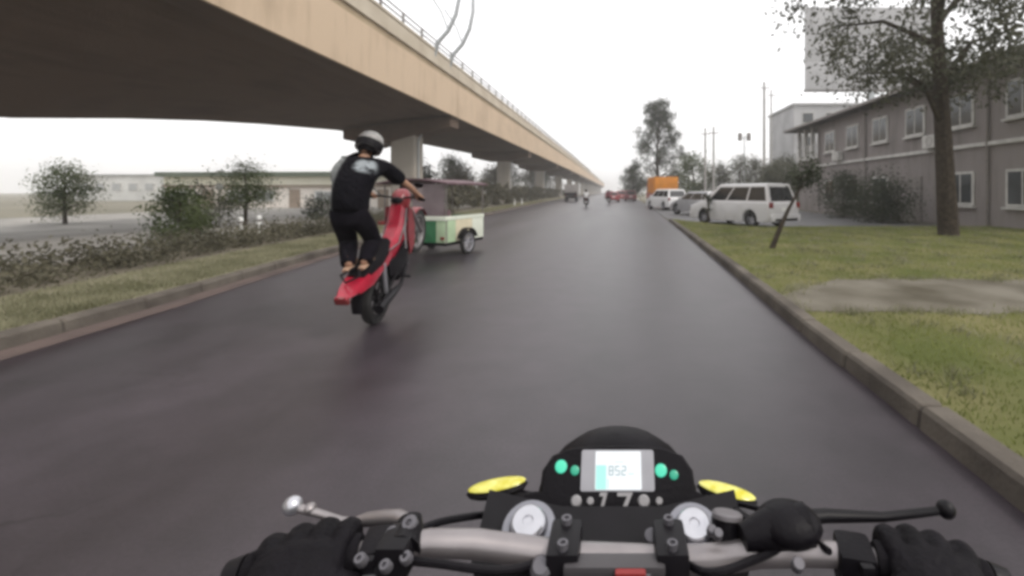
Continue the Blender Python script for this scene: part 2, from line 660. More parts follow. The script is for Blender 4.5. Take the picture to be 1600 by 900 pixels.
def kerb_stones(parent, f, side, y0, y1, wd=0.165):
    y = y0
    rk = random.Random(int(side * 10 + 50))
    while y < y1:
        L = 0.98 if y < 40 else 2.0
        rings = []
        jx, jz = rk.uniform(-.006, .006), rk.uniform(-.008, .006)
        for k, yy in enumerate((y + 0.012, y + 0.03, y + L - 0.03, y + L - 0.012)):
            x = f(yy) + jx - side * 0.012
            e = 0.012 if k in (0, 3) else 0.0
            h = 0.137 + jz - e
            rings.append([Vector((x + side * e, yy, -0.02)), Vector((x + side * (0.012 + e), yy, h - 0.025)), Vector((x + side * (0.034 + e), yy, h)), Vector((x + side * wd, yy, h)), Vector((x + side * wd, yy, -0.02))])
        MB().loft(rings, True).build("kerb_stone", KERB2, parent, False)
        y += L


kl = kerb("kerb", lambda y: xl(y), -1, ysk, 0.15, 0.118)
kerb_stones(kl, xl, -1, -1.0, 70)
ykr = [y for y in YS if y <= 23.0]
kr = kerb("kerb", lambda y: xr(y), 1, ykr, 0.15, 0.118)
kerb_stones(kr, xr, 1, -1.0, 22.6)
# verge soil, the grass sheet on the right and the path slab
vr = [(xr(y) + 0.16, y) for y in ykr]
vout = [(2.75, 23.6), (3.2, 21.9), (3.9, 20.3), (4.7, 18.8), (5.6, 18.25), (8.5, 18.4), (13.9, 18.5), (40, 18.5), (40, -30)]
poly = vr + vout
struct("grass_verge", MB().add([(x, y, 0.115) for x, y in poly] + [(x, y, -0.02) for x, y in poly],
       [tuple(range(len(poly)))] + [(i, i + 1, i + 1 + len(poly), i + len(poly)) for i in range(len(poly) - 1)]), GRASSBASE)
bare = [(xr(5.2) + 0.17, 5.3), (3.0, 5.3), (7, 5.0), (13, 4.8), (13, 6.9), (6.0, 7.15), (3.4, 7.3), (2.9, 6.9), (xr(6.2) + 0.17, 6.1)]
_b = []
for (xa, ya), (xb, yb) in zip(bare, bare[1:] + bare[:1]):
    n_ = max(1, int(math.hypot(xb - xa, yb - ya) / 0.35))
    for k in range(n_):
        t = k / n_
        wob = 0.10 if (xa + (xb - xa) * t) > 2.4 else 0.0
        _b.append((xa + (xb - xa) * t + random.uniform(-wob, wob), ya + (yb - ya) * t + random.uniform(-wob, wob)))
bare = _b
struct("path", MB().add([(x, y, 0.121) for x, y in bare], [tuple(range(len(bare)))]), PATH)

# median to the left: grass strip, planting bed, pale paving under and beyond the viaduct
struct("median", strip(lambda y: xl(y) - 0.16, lambda y: xl(y) - 1.75, 0.118, [y for y in YS if y <= 420], 0.15), mat("dry verge", (0.16, 0.15, 0.095), 0.95, spec=0.1, col2=(0.27, 0.25, 0.18), scale=1.1, bump=0.6, bscale=30))
struct("planting_bed", strip(lambda y: xl(y) - 1.75, lambda y: xl(y) - 4.2, 0.15, [y for y in YS if y <= 420], 0.10), SOIL)
struct("pavement", strip(lambda y: xl(y) - 4.2, lambda y: -33.0 if y < 60 else -26 + (y - 60) * -0.02, 0.03, [y for y in YS if y <= 420]), PAVE)


# grass blades
def blades(name, pts, h, wdt, z, m, seed, label):
    rng = np.random.default_rng(seed)
    n = len(pts)
    a = rng.uniform(0, 2 * PI, n)
    hh = h * rng.uniform(0.5, 1.35, n)
    lean = rng.normal(0, 0.45, (n, 2)) * hh[:, None]
    base = np.c_[pts, np.full(n, z)]
    dx = np.c_[np.cos(a), np.sin(a), np.zeros(n)] * wdt
    V = np.empty((n * 3, 3))
    V[0::3] = base - dx
    V[1::3] = base + dx
    V[2::3] = base + np.c_[lean, hh]
    o = link(name, numpy_mesh(name, V, 3, m))
    return tag(o, label, 'grass', kind='stuff')


GRASSM = leafmat("grass blades", (0.120, 0.145, 0.036), (0.25, 0.27, 0.085), 0.3)
GRASSM2 = leafmat("dry grass blades", (0.18, 0.18, 0.105), (0.31, 0.30, 0.20), 0.3)


def inpoly(pts, poly):
    x, y = pts[:, 0], pts[:, 1]
    ins = np.zeros(len(pts), bool)
    n = len(poly)
    for i in range(n):
        (x0, y0), (x1, y1) = poly[i], poly[(i + 1) % n]
        c = ((y0 > y) != (y1 > y)) & (x < (x1 - x0) * (y - y0) / (y1 - y0 + 1e-12) + x0)
        ins ^= c
    return ins


rng = np.random.default_rng(3)
p = np.c_[rng.uniform(1.9, 15, 260000), 1.5 + 22.5 * rng.uniform(0, 1, 260000) ** 1.3]
p = p[inpoly(p, poly) & ~inpoly(p, bare)]
keep = rng.uniform(0, 1, len(p)) < np.clip(1.25 - np.abs(np.sin(p[:, 0] * 0.9 + p[:, 1] * 0.4) * np.sin(p[:, 1] * 0.8 - p[:, 0] * .3)) * 0.6, 0.25, 1)
blades("grass", p[keep][:130000], 0.036, 0.005, 0.113, GRASSM, 4, "short green grass covering the verge beside the right kerb")
q = np.c_[rng.uniform(2.1, 14, 900), 2 + 20 * rng.uniform(0, 1, 900)]
q = q[inpoly(q, poly) & ~inpoly(q, bare)]
q = np.repeat(q, 22, axis=0)
q = q + rng.normal(0, 0.07, q.shape)
q = q[inpoly(q, poly)]
blades("grass", q, 0.085, 0.006, 0.113, GRASSM2, 6, "taller straw coloured weed tufts scattered over the right verge")
q = np.array(bare)[rng.integers(0, len(bare), 260)]
q = np.repeat(q, 18, axis=0); q = q + rng.normal(0, 0.09, q.shape)
q = q[inpoly(q, poly)]
blades("grass", q, 0.06, 0.006, 0.113, GRASSM2, 7, "ragged grass growing over the edges of the bare earth path")
yy = 2 + 70 * rng.uniform(0, 1, 90000) ** 1.8
xx = np.array([xl(float(v)) for v in yy]) - 0.2 - 1.55 * rng.uniform(0, 1, len(yy))
blades("grass", np.c_[xx, yy], 0.06, 0.008, 0.125, GRASSM2, 5, "pale dry grass on the narrow median strip by the left kerb")


# ------------------------------------------------------------------ trees, bushes, hedges
def leaf_cloud(centres, per, spread, leaf, seed, m, name, flat=1.0):
    rng = np.random.default_rng(seed)
    C = np.repeat(np.asarray(centres, float), per, axis=0)
    n = len(C)
    P = C + rng.normal(0, 1, (n, 3)) * spread * np.array([1, 1, flat])
    u = rng.normal(0, 1, (n, 3)); u /= np.linalg.norm(u, axis=1)[:, None]
    v = rng.normal(0, 1, (n, 3)); v -= u * (u * v).sum(1)[:, None]; v /= np.linalg.norm(v, axis=1)[:, None]
    s = leaf * rng.uniform(0.6, 1.3, n)[:, None]
    V = np.empty((n * 4, 3))
    V[0::4] = P - u * s
    V[1::4] = P + v * s * 0.45 - u * s * 0.1
    V[2::4] = P + u * s
    V[3::4] = P - v * s * 0.45 - u * s * 0.1
    return numpy_mesh(name, V, 4, m)


def tree(name, label, loc, h, th, rx, m, seed, clumps=40, per=60, leaf=0.12, spread=0.35, shape='round', cat='tree', group=None, lean=(0, 0), trunk_r=None, rz=None):
    rng = random.Random(seed)
    root = empty(name, loc, label=label, cat=cat, group=group)
    tr = trunk_r or h * 0.022
    ch = h - th
    tb = MB()
    top = Vector((lean[0], lean[1], h * 0.9))
    mid = Vector((lean[0] * 0.45 + rng.uniform(-.04, .04) * h, lean[1] * 0.45, h * 0.45))
    tb.tube([(0, 0, -0.05), (mid * 0.5), mid, (mid + top) / 2, top], [tr * 1.25, tr, tr * 0.8, tr * 0.5, tr * 0.15], 9)
    cs = []
    for i in range(clumps):
        t = (i + 0.5) / clumps
        t = rng.random() if shape != 'cone' else t ** 0.85
        if shape == 'round':
            rr = rx * math.sqrt(max(0.05, 1 - (2 * t - 0.9) ** 2)) * (0.35 + 0.65 * rng.random())
        elif shape == 'cone':
            rr = rx * (0.22 + 0.78 * (1 - t) ** 0.8) * (0.25 + 0.75 * rng.random())
        else:
            rr = rx * (0.5 + 0.5 * rng.random())
        a = rng.uniform(0, 2 * PI)
        z = th + ch * t
        k = min(1, z / (h * 0.9))
        cs.append((math.cos(a) * rr + lean[0] * k, math.sin(a) * rr + lean[1] * k, z))
    for c in cs[::max(1, clumps // 14)]:
        c = Vector(c)
        k = min(0.95, max(0.25, (c.z - 0.18 * ch) / (h * 0.9)))
        b0 = mid * (k / 0.5) if k < 0.5 else mid + (top - mid) * ((k - 0.5) / 0.5)
        tb.tube([b0, (b0 + c) / 2 + Vector((0, 0, 0.06 * ch)), c], [tr * 0.42, tr * 0.28, tr * 0.08], 6)
    tb.build("trunk", TRUNKM, root)
    link("crown", leaf_cloud(cs, per, spread, leaf, seed, m, "crown"), root)
    return root


def hedge(name, label, pts, h, wd, m, seed, dens=60, leaf=0.07, cat='hedge'):
    rng = random.Random(seed)
    cs = []
    for (x0, y0), (x1, y1) in zip(pts, pts[1:]):
        L = math.hypot(x1 - x0, y1 - y0)
        for i in range(int(L * dens / 10)):
            t = rng.random()
            cs.append((x0 + (x1 - x0) * t + rng.uniform(-wd, wd), y0 + (y1 - y0) * t + rng.uniform(-.2, .2), 0.12 + (h - 0.1) * rng.random() ** 0.8 * rng.uniform(0.75, 1.1)))
    o = link(name, leaf_cloud(cs, 38, 0.14, leaf, seed, m, name))
    return tag(o, label, cat)


# ------------------------------------------------------------------ viaduct
XV = -11.8
def soff_left(y):
    return interp([(-30, 3.5), (10, 3.55), (16, 3.95), (22, 4.85), (28, 5.45), (35.4, 6.05), (50, 6.55), (68, 6.9), (100, 7.0), (500, 7.0)], y)
def xv(y):
    return XV - max(0, y - 120) * 0.006
XW = -9.0
vd = empty("viaduct", (XV - 4, 35, 0), label="long beige concrete viaduct running above the left side of the road", cat="viaduct")
def vbuild(name, mb, m, parent=None, smooth=False):
    return mb.build(name, m, parent or vd, smooth, Matrix.Translation((-(XV - 4), -35, 0)) if (parent or vd) == vd else Matrix.Translation((-(XV - 4), -35, 0)))
joints = [-55, -25, 5, 35, 65, 95, 125, 155, 185, 215, 245, 275, 305, 335, 365, 395, 425, 455, 485, 515]
for a, b in zip(joints, joints[1:]):
    ys = list(np.linspace(a + 0.02, b - 0.02, 9))
    mb = MB()
    rings = []
    for y in ys:
        x0, x1 = xv(y) - 0.12, xv(y) + XW
        zl = soff_left(y)
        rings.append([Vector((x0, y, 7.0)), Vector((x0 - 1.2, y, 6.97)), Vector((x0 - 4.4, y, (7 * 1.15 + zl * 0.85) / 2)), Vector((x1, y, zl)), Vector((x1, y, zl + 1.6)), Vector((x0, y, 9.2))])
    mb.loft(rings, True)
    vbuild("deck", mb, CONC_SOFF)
    gap = 0.03
    ys = list(np.linspace(a + gap, b - gap, 5))
    mb = MB()
    mb.loft([[Vector((xv(y), y, 6.94)), Vector((xv(y) + 0.02, y, 9.33)), Vector((xv(y) - 0.118, y, 9.33)), Vector((xv(y) - 0.118, y, 6.94))] for y in ys])
    vbuild("girder_face", mb, CONC_BEIGE)
    mb = MB()
    mb.loft([[Vector((xv(y) - 0.05, y, 9.333)), Vector((xv(y) - 0.05, y, 9.70)), Vector((xv(y) - 0.35, y, 9.70)), Vector((xv(y) - 0.35, y, 9.333))] for y in ys])
    vbuild("shadow_groove", mb, CONC_BAND)  # set-back band, its shade put into the colour
    mb = MB()
    mb.loft([[Vector((xv(y) + 0.06, y, 9.703)), Vector((xv(y) + 0.02, y, 10.55)), Vector((xv(y) + 0.07, y, 10.58)), Vector((xv(y) + 0.07, y, 10.72)), Vector((xv(y) - 0.26, y, 10.72)), Vector((xv(y) - 0.26, y, 9.703))] for y in ys])
    vbuild("parapet", mb, CONC_PAR)
    mb = MB()
    for z in (11.05, 11.36):
        mb.tube([(xv(y) - 0.08, y, z) for y in ys], 0.04, 6)
    rl = vbuild("railing", mb, RAILM)
    pm = MB().box((0, 0, 0.34), (0.09, 0.09, 0.68)).mesh("rail_post", RAILM)
    if b < 220:
        for y in np.arange(a + 1.25, b, 2.5):
            o = link("rail_post", pm, rl)
            o.location = (xv(y) - 0.08 - (XV - 4), y - 35, 10.71)
for y in joints[1:-1]:
    zl = soff_left(y)
    x0, x1 = xv(y) - 0.25, xv(y) - 8.0
    mb = MB()
    zr, zll = 6.96, (7 + zl) / 2 - 0.5 if y < 60 else zl + 0.02
    mb.loft([[Vector((x0, y + s, zr + 0.0)), Vector((x1, y + s, zll)), Vector((x1, y + s, zll - 0.75)), Vector((x1 + 2.2, y + s, min(zll, 6.9) - 1.25)), Vector((x0 - 2.4, y + s, 5.6)), Vector((x0, y + s, 6.2))] for s in (-0.85, 0.85)])
    pr = MB()
    cx = xv(y) - 3.75
    pr.box((cx, y, 2.9), (1.75, 1.6, 5.8), 0.18)
    o = vbuild("pier", pr, CONC_PIER, None, False)
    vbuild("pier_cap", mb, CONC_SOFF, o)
    vbuild("drain_pipe", MB().tube([(cx + 0.95, y - 0.3, 0.3), (cx + 0.95, y - 0.3, 5.2), (cx + 1.3, y - 0.3, 5.9)], 0.08, 8), STEEL, o)
    vbuild("plinth", MB().box((cx, y, 0.16), (2.6, 2.4, 0.32), 0.04), CONC_PIER, o)

# curved steel masts on the parapet
for i, (yy_, lab) in enumerate(((30.6, "darker curved steel lamp mast on the viaduct railing, nearer one"), (33.4, "paler slender curved steel lamp mast on the viaduct, second along the railing"))):
    r0 = empty("lamp_mast", (XV - 0.1, yy_, 10.72), label=lab, cat="lamp post", group="curved masts on the viaduct")
    m1 = MB().tube([(0, 0, -0.6), (0.25, 0, 0.35), (0.95, 0, 1.15), (1.45, 0, 2.2), (1.7, 0, 3.4), (1.72, 0, 4.8), (1.5, 0, 6.2), (0.9, 0, 7.3), (0.0, 0, 7.9)], [0.13, 0.13, 0.125, 0.12, 0.11, 0.10, 0.09, 0.08, 0.07], 10)
    m1.build("mast", STEEL, r0)
    m2 = MB().tube([(-0.3, 0, 3.6), (0.5, 0, 2.4), (0.95, 0, 1.2)], 0.05, 7)
    m2.build("brace", STEEL, r0)
    m3 = MB().box((-0.3, 0, 7.9), (0.8, 0.26, 0.12), 0.04)
    m3.build("lamp_head", STEEL, r0)

# ------------------------------------------------------------------ vehicles
def wheel(parent, c, r, wd, M=None, axis=(1, 0, 0), spokes=5, name="wheel", rimm=None, hubr=0.62):
    """wheel > tyre, rim"""
    ax = Vector(axis)
    c = Vector(c)
    mb = MB()
    tw = wd / 2
    mb.lathe([(r * hubr, -tw * 0.9), (r * 0.93, -tw), (r * 0.985, -tw * 0.8), (r, -tw * 0.4), (r, tw * 0.4), (r * 0.985, tw * 0.8), (r * 0.93, tw), (r * hubr, tw * 0.9)], c, ax, 26, False)
    t = mb.build(name, RUBBER, parent, True, M)
    rb = MB()
    rb.lathe([(r * hubr * 1.01, -tw * 0.85), (r * hubr * 1.01, tw * 0.85), (r * hubr * 0.9, tw * 0.8), (r * hubr * 0.86, tw * 0.3), (r * hubr * 0.86, -tw * 0.3), (r * hubr * 0.9, -tw * 0.8)], c, ax, 26, False)
    a0 = Vector((0, 0, 1))
    u = (a0 - ax * a0.dot(ax)).normalized()
    v = ax.cross(u)
    for k in range(spokes):
        a = 2 * PI * k / spokes
        d = u * math.cos(a) + v * math.sin(a)
        rb.tube([c + d * r * 0.08, c + d * r * hubr * 0.92], [r * 0.07, r * 0.05], 6)
    rb.lathe([(r * 0.02, -tw * 0.7), (r * 0.16, -tw * 0.7), (r * 0.16, tw * 0.7), (r * 0.02, tw * 0.7)], c, ax, 14)
    rb.build("rim", rimm or CHROME, t, True, M)
    return t


def rounded(o, w_):
    md = o.modifiers.new("soft_edges", 'BEVEL')
    md.width = w_
    md.segments = 3
    md.limit_method = 'ANGLE'
    md.angle_limit = R(25)
    return o


def car(name, loc, rz, paint, label, kind='mpv', cat='car', group=None, glass=None):
    g = glass or GLASS_CAR
    root = empty(name, loc, rz, label=label, cat=cat, group=group)
    if kind == 'mpv':
        L, W, H, wb = 4.7, 1.84, 1.80, 2.75
        belt, hood, yf, yr = 1.02, 1.05, 2.35, -2.35
        g0, g1, g2, g3 = -2.26, 1.42, -2.02, 0.55
    elif kind == 'hatch':
        L, W, H, wb = 4.0, 1.70, 1.48, 2.5
        belt, hood, yf, yr = 0.92, 0.92, 2.0, -2.0
        g0, g1, g2, g3 = -1.92, 1.12, -1.55, 0.35
    else:
        L, W, H, wb = 4.4, 1.80, 1.68, 2.65
        belt, hood, yf, yr = 1.0, 1.02, 2.2, -2.2
        g0, g1, g2, g3 = -2.12, 1.2, -1.85, 0.45
    hw = W / 2
    r = 0.335
    ya, yb = wb / 2 + 0.02, -wb / 2 + 0.02
    def arch(yc):
        return [(yc + math.cos(a) * (r + 0.07), r + math.sin(a) * (r + 0.06)) for a in np.linspace(-0.25, PI + 0.25, 11)]
    P = [(yr + 0.06, 0.42), (yr, 0.55), (yr - 0.0, 0.80), (yr + 0.05, belt)]
    P += [(g0 + 0.05, belt + 0.03), (g1, belt + 0.04), (g1 + 0.25, belt - 0.0), (yf - 0.25, hood - 0.16), (yf - 0.04, hood - 0.34), (yf, 0.52), (yf - 0.05, 0.26), ]
    P += [(p[0], p[1]) for p in arch(ya)]
    P += [(ya - r - 0.3, 0.22), (yb + r + 0.3, 0.22)]
    P += [(p[0], p[1]) for p in arch(yb)]
    P += [(yr + 0.10, 0.26)]
    cy, cz = 0, 0.7
    rings = []
    for x, k in ((-hw, 0.955), (-hw + 0.05, 0.992), (-hw + 0.16, 1.0), (hw - 0.16, 1.0), (hw - 0.05, 0.992), (hw, 0.955)):
        rings.append([Vector((x, y * k, cz + (z - cz) * (k if z > 0.6 else 1))) for y, z in P])
    rounded(MB().loft(rings, True).build("body", paint, root, True, ang=60), 0.05)
    MB().box((0, 0, 0.48), (W - 0.34, L - 0.5, 0.44)).build("underbody", BLACKM, root, False)
    # greenhouse
    bw, tw = hw - 0.05, hw - 0.22
    z0, z1 = belt, H - 0.045
    A = [(-bw, g0, z0), (bw, g0, z0), (bw, g1, z0), (-bw, g1, z0)]
    B = [(-tw, g2, z1), (tw, g2, z1), (tw, g3, z1), (-tw, g3, z1)]
    C = [(-tw + 0.16, g2 + 0.22, H), (tw - 0.16, g2 + 0.22, H), (tw - 0.16, g3 - 0.25, H), (-tw + 0.16, g3 - 0.25, H)]
    ins = lambda Q, d: [(x - math.copysign(d, x), y + (d if y < 0 and y == min(q[1] for q in Q) else (-d if y == max(q[1] for q in Q) else 0)), z) for x, y, z in Q]
    mb = MB()
    mb.loft([[Vector(q) for q in A], [Vector(q) for q in B], [Vector((q[0], q[1], q[2])) for q in [(x * 0.97, y, z + 0.02) for x, y, z in B]], [Vector(q) for q in C]], True)
    rounded(mb.build("roof", paint, root, True, ang=60), 0.07)
    # glass
    qp = MB().quad_panel(A[0], A[1], B[1], B[0], 0.08, 0.92, 0.08, 0.86)
    qp.build("rear_window", g, root, False)
    MB().quad_panel(A[2], A[3], B[3], B[2], 0.05, 0.95, 0.06, 0.94).build("windscreen", g, root, False)
    splits = ((0.04, 0.30), (0.325, 0.62), (0.645, 0.93)) if kind != 'hatch' else ((0.06, 0.22), (0.25, 0.60), (0.63, 0.93))
    for a, b in splits:
        MB().quad_panel(A[1], A[2], B[2], B[1], a, b, 0.10, 0.86).build("window", g, root, False)
        MB().quad_panel(A[3], A[0], B[0], B[3], 1 - b, 1 - a, 0.10, 0.86).build("window", g, root, False)
    for s in (-1, 1):
        for (d0, d1) in ((-0.85, 0.12), (0.14, 1.12)):
            d = MB().box((s * (hw - 0.006), (d0 + d1) / 2, 0.64), (0.03, d1 - d0 - 0.03, 0.66), 0.012).build("door", paint, root)
            MB().box((s * (hw + 0.018), d0 + 0.16, 0.86), (0.03, 0.18, 0.035), 0.01).build("handle", paint, d)
        MB().box((s * (hw - 0.10), yr + 0.025, belt - 0.10), (0.16, 0.12, 0.24), 0.04).build("tail_light", TAILR, root)
        MB().box((s * (hw - 0.20), yf - 0.16, hood - 0.28), (0.34, 0.26, 0.15), 0.05).build("headlight", CHROME, root)
        MB().box((s * (hw + 0.07), g1 - 0.35, belt + 0.10), (0.20, 0.10, 0.14), 0.04).build("mirror", paint, root)
        for yc in (ya, yb):
            wheel(root, (s * (hw - 0.115), yc, r), r, 0.2)
    MB().box((0, yr + 0.0, 0.42), (W - 0.10, 0.16, 0.30), 0.06).build("bumper", paint, root)
    MB().box((0, yr - 0.075, 0.34), (W - 0.5, 0.03, 0.10), 0.01).build("bumper_insert", BLACK, root)
    MB().box((0, yf - 0.06, 0.40), (W - 0.12, 0.16, 0.28), 0.06).build("bumper", paint, root)
    MB().box((0, yr - 0.012, 0.74), (0.44, 0.03, 0.14), 0.008).build("licence_plate", WHITE, root)
    return root


PAINT_SIL = mat("silver car paint", (0.66, 0.65, 0.66), 0.32, 0.2, var=0.03, scale=3, coat=0.5)
PAINT_GRY = mat("grey car paint", (0.40, 0.40, 0.42), 0.32, 0.35, var=0.03, scale=3, coat=0.5)
PAINT_WHT = mat("white car paint", (0.76, 0.76, 0.77), 0.3, 0.0, var=0.02, scale=3, coat=0.5)
PAINT_RED = mat("red car paint", (0.34, 0.03, 0.04), 0.3, 0.0, var=0.05, scale=3, coat=0.5)
PAINT_MAR = mat("maroon car paint", (0.20, 0.03, 0.04), 0.3, 0.0, var=0.05, scale=3, coat=0.5)

GP = "cars parked askew beyond the grass verge"
car("parked_car", (5.42, 20.9, 0.004), R(33), PAINT_SIL, "silver people carrier parked by the grass, largest parked car", 'mpv', group=GP)
car("parked_car", (5.15, 30.0, 0.004), R(30), PAINT_GRY, "dark grey hatchback parked between the silver and the white car", 'hatch', group=GP)
car("parked_car", (4.0, 39.0, 0.004), R(20), PAINT_WHT, "white car parked in front of the orange truck", 'suv', group=GP)
car("driving_car", (0.6, 84, 0), R(3), PAINT_RED, "bright red car far ahead in the middle of the road", 'suv', group="red cars far down the road")
car("driving_car", (-1.7, 97, 0), R(3), PAINT_MAR, "darker maroon car far ahead left of the bright red one", 'suv', group="red cars far down the road")
car("driving_car", (2.4, 104, 0), R(3), PAINT_RED, "small distant red car keeping to the right kerb", 'hatch', group="red cars far down the road")


car("driving_car", (-0.62, 71, 0), R(2), PAINT_RED, "red hatchback far ahead just behind the motorcyclist in dark red", 'hatch', group="red cars far down the road")
car("driving_car", (2.0, 76, 0), R(2), PAINT_MAR, "maroon car far ahead nearest the right kerb", 'suv', group="red cars far down the road")


def truck(name, loc, rz, boxm, lowm, cabm, label, h=3.2, W=2.3, L=4.2):
    root = empty(name, loc, rz, label=label, cat="truck")
    MB().box((0, 0, 0.66), (W * 0.5, L + 1.6, 0.28), 0.03).build("chassis", BLACKM, root)
    b = MB().box((0, -0.6, (1.35 + h) / 2), (W, L, h - 1.35), 0.04).build("cargo_box", boxm, root)
    for k in range(7):
        for s in (-1, 1):
            MB().box((s * (W / 2 + 0.012), -0.6 - L / 2 + 0.3 + k * (L - 0.6) / 6, (1.35 + h) / 2), (0.03, 0.06, h - 1.5)).build("rib", boxm, b)
    for s in (-1, 1):
        MB().box((s * W * 0.245, -0.6 - L / 2 - 0.012, (1.35 + h) / 2), (W * 0.46, 0.03, h - 1.55), 0.008).build("rear_door", boxm, b)
    MB().box((0, -0.6, 1.12), (W * 0.98, L, 0.42), 0.03).build("skirt", lowm, root)
    mb = MB()
    prof = [(1.6, 0.6), (3.0, 0.6), (3.05, 1.3), (2.75, 2.25), (2.6, 2.35), (1.6, 2.35)]
    mb.loft([[Vector((x, y, z)) for y, z in prof] for x in (-W * 0.46, W * 0.46)], True)
    mb.build("cab", cabm, root)
    MB().quad_panel((W * 0.40, 3.03, 1.4), (-W * 0.40, 3.03, 1.4), (-W * 0.38, 2.77, 2.2), (W * 0.38, 2.77, 2.2), 0, 1, 0, 1, 0.03).build("windscreen", GLASS_CAR, root, False)
    for s in (-1, 1):
        MB().box((s * W * 0.463, 2.2, 1.75), (0.02, 0.8, 0.6), 0.005).build("window", GLASS_CAR, root)
        MB().box((s * W * 0.40, -0.6 - L / 2 - 0.03, 0.95), (0.22, 0.06, 0.12), 0.01).build("tail_light", TAILR, root)
        for yc in (-1.7, 2.1):
            wheel(root, (s * (W / 2 - 0.18), yc, 0.42), 0.42, 0.26, name="wheel")
    MB().box((0, -0.6 - L / 2 - 0.04, 0.62), (W * 0.95, 0.10, 0.16), 0.02).build("bumper", BLACKM, root)
    return root


ORANGE = mat("orange tarpaulin paint", (0.62, 0.23, 0.02), 0.6, var=0.12, scale=2)
PINKRED = mat("faded red paint", (0.40, 0.13, 0.11), 0.6, var=0.12, scale=2)
GREYV = mat("grey van paint", (0.30, 0.28, 0.27), 0.5, var=0.1, scale=2)
truck("box_truck", (4.7, 51, 0.004), R(6), ORANGE, PINKRED, PINKRED, "truck with an orange cargo box parked beneath the tall tree", h=3.0, W=2.45)
truck("box_truck", (-7.2, 74, 0), R(2), GREYV, BLACK, GREYV, "grey box truck far ahead near the viaduct piers", h=2.6, W=1.9, L=3.4)


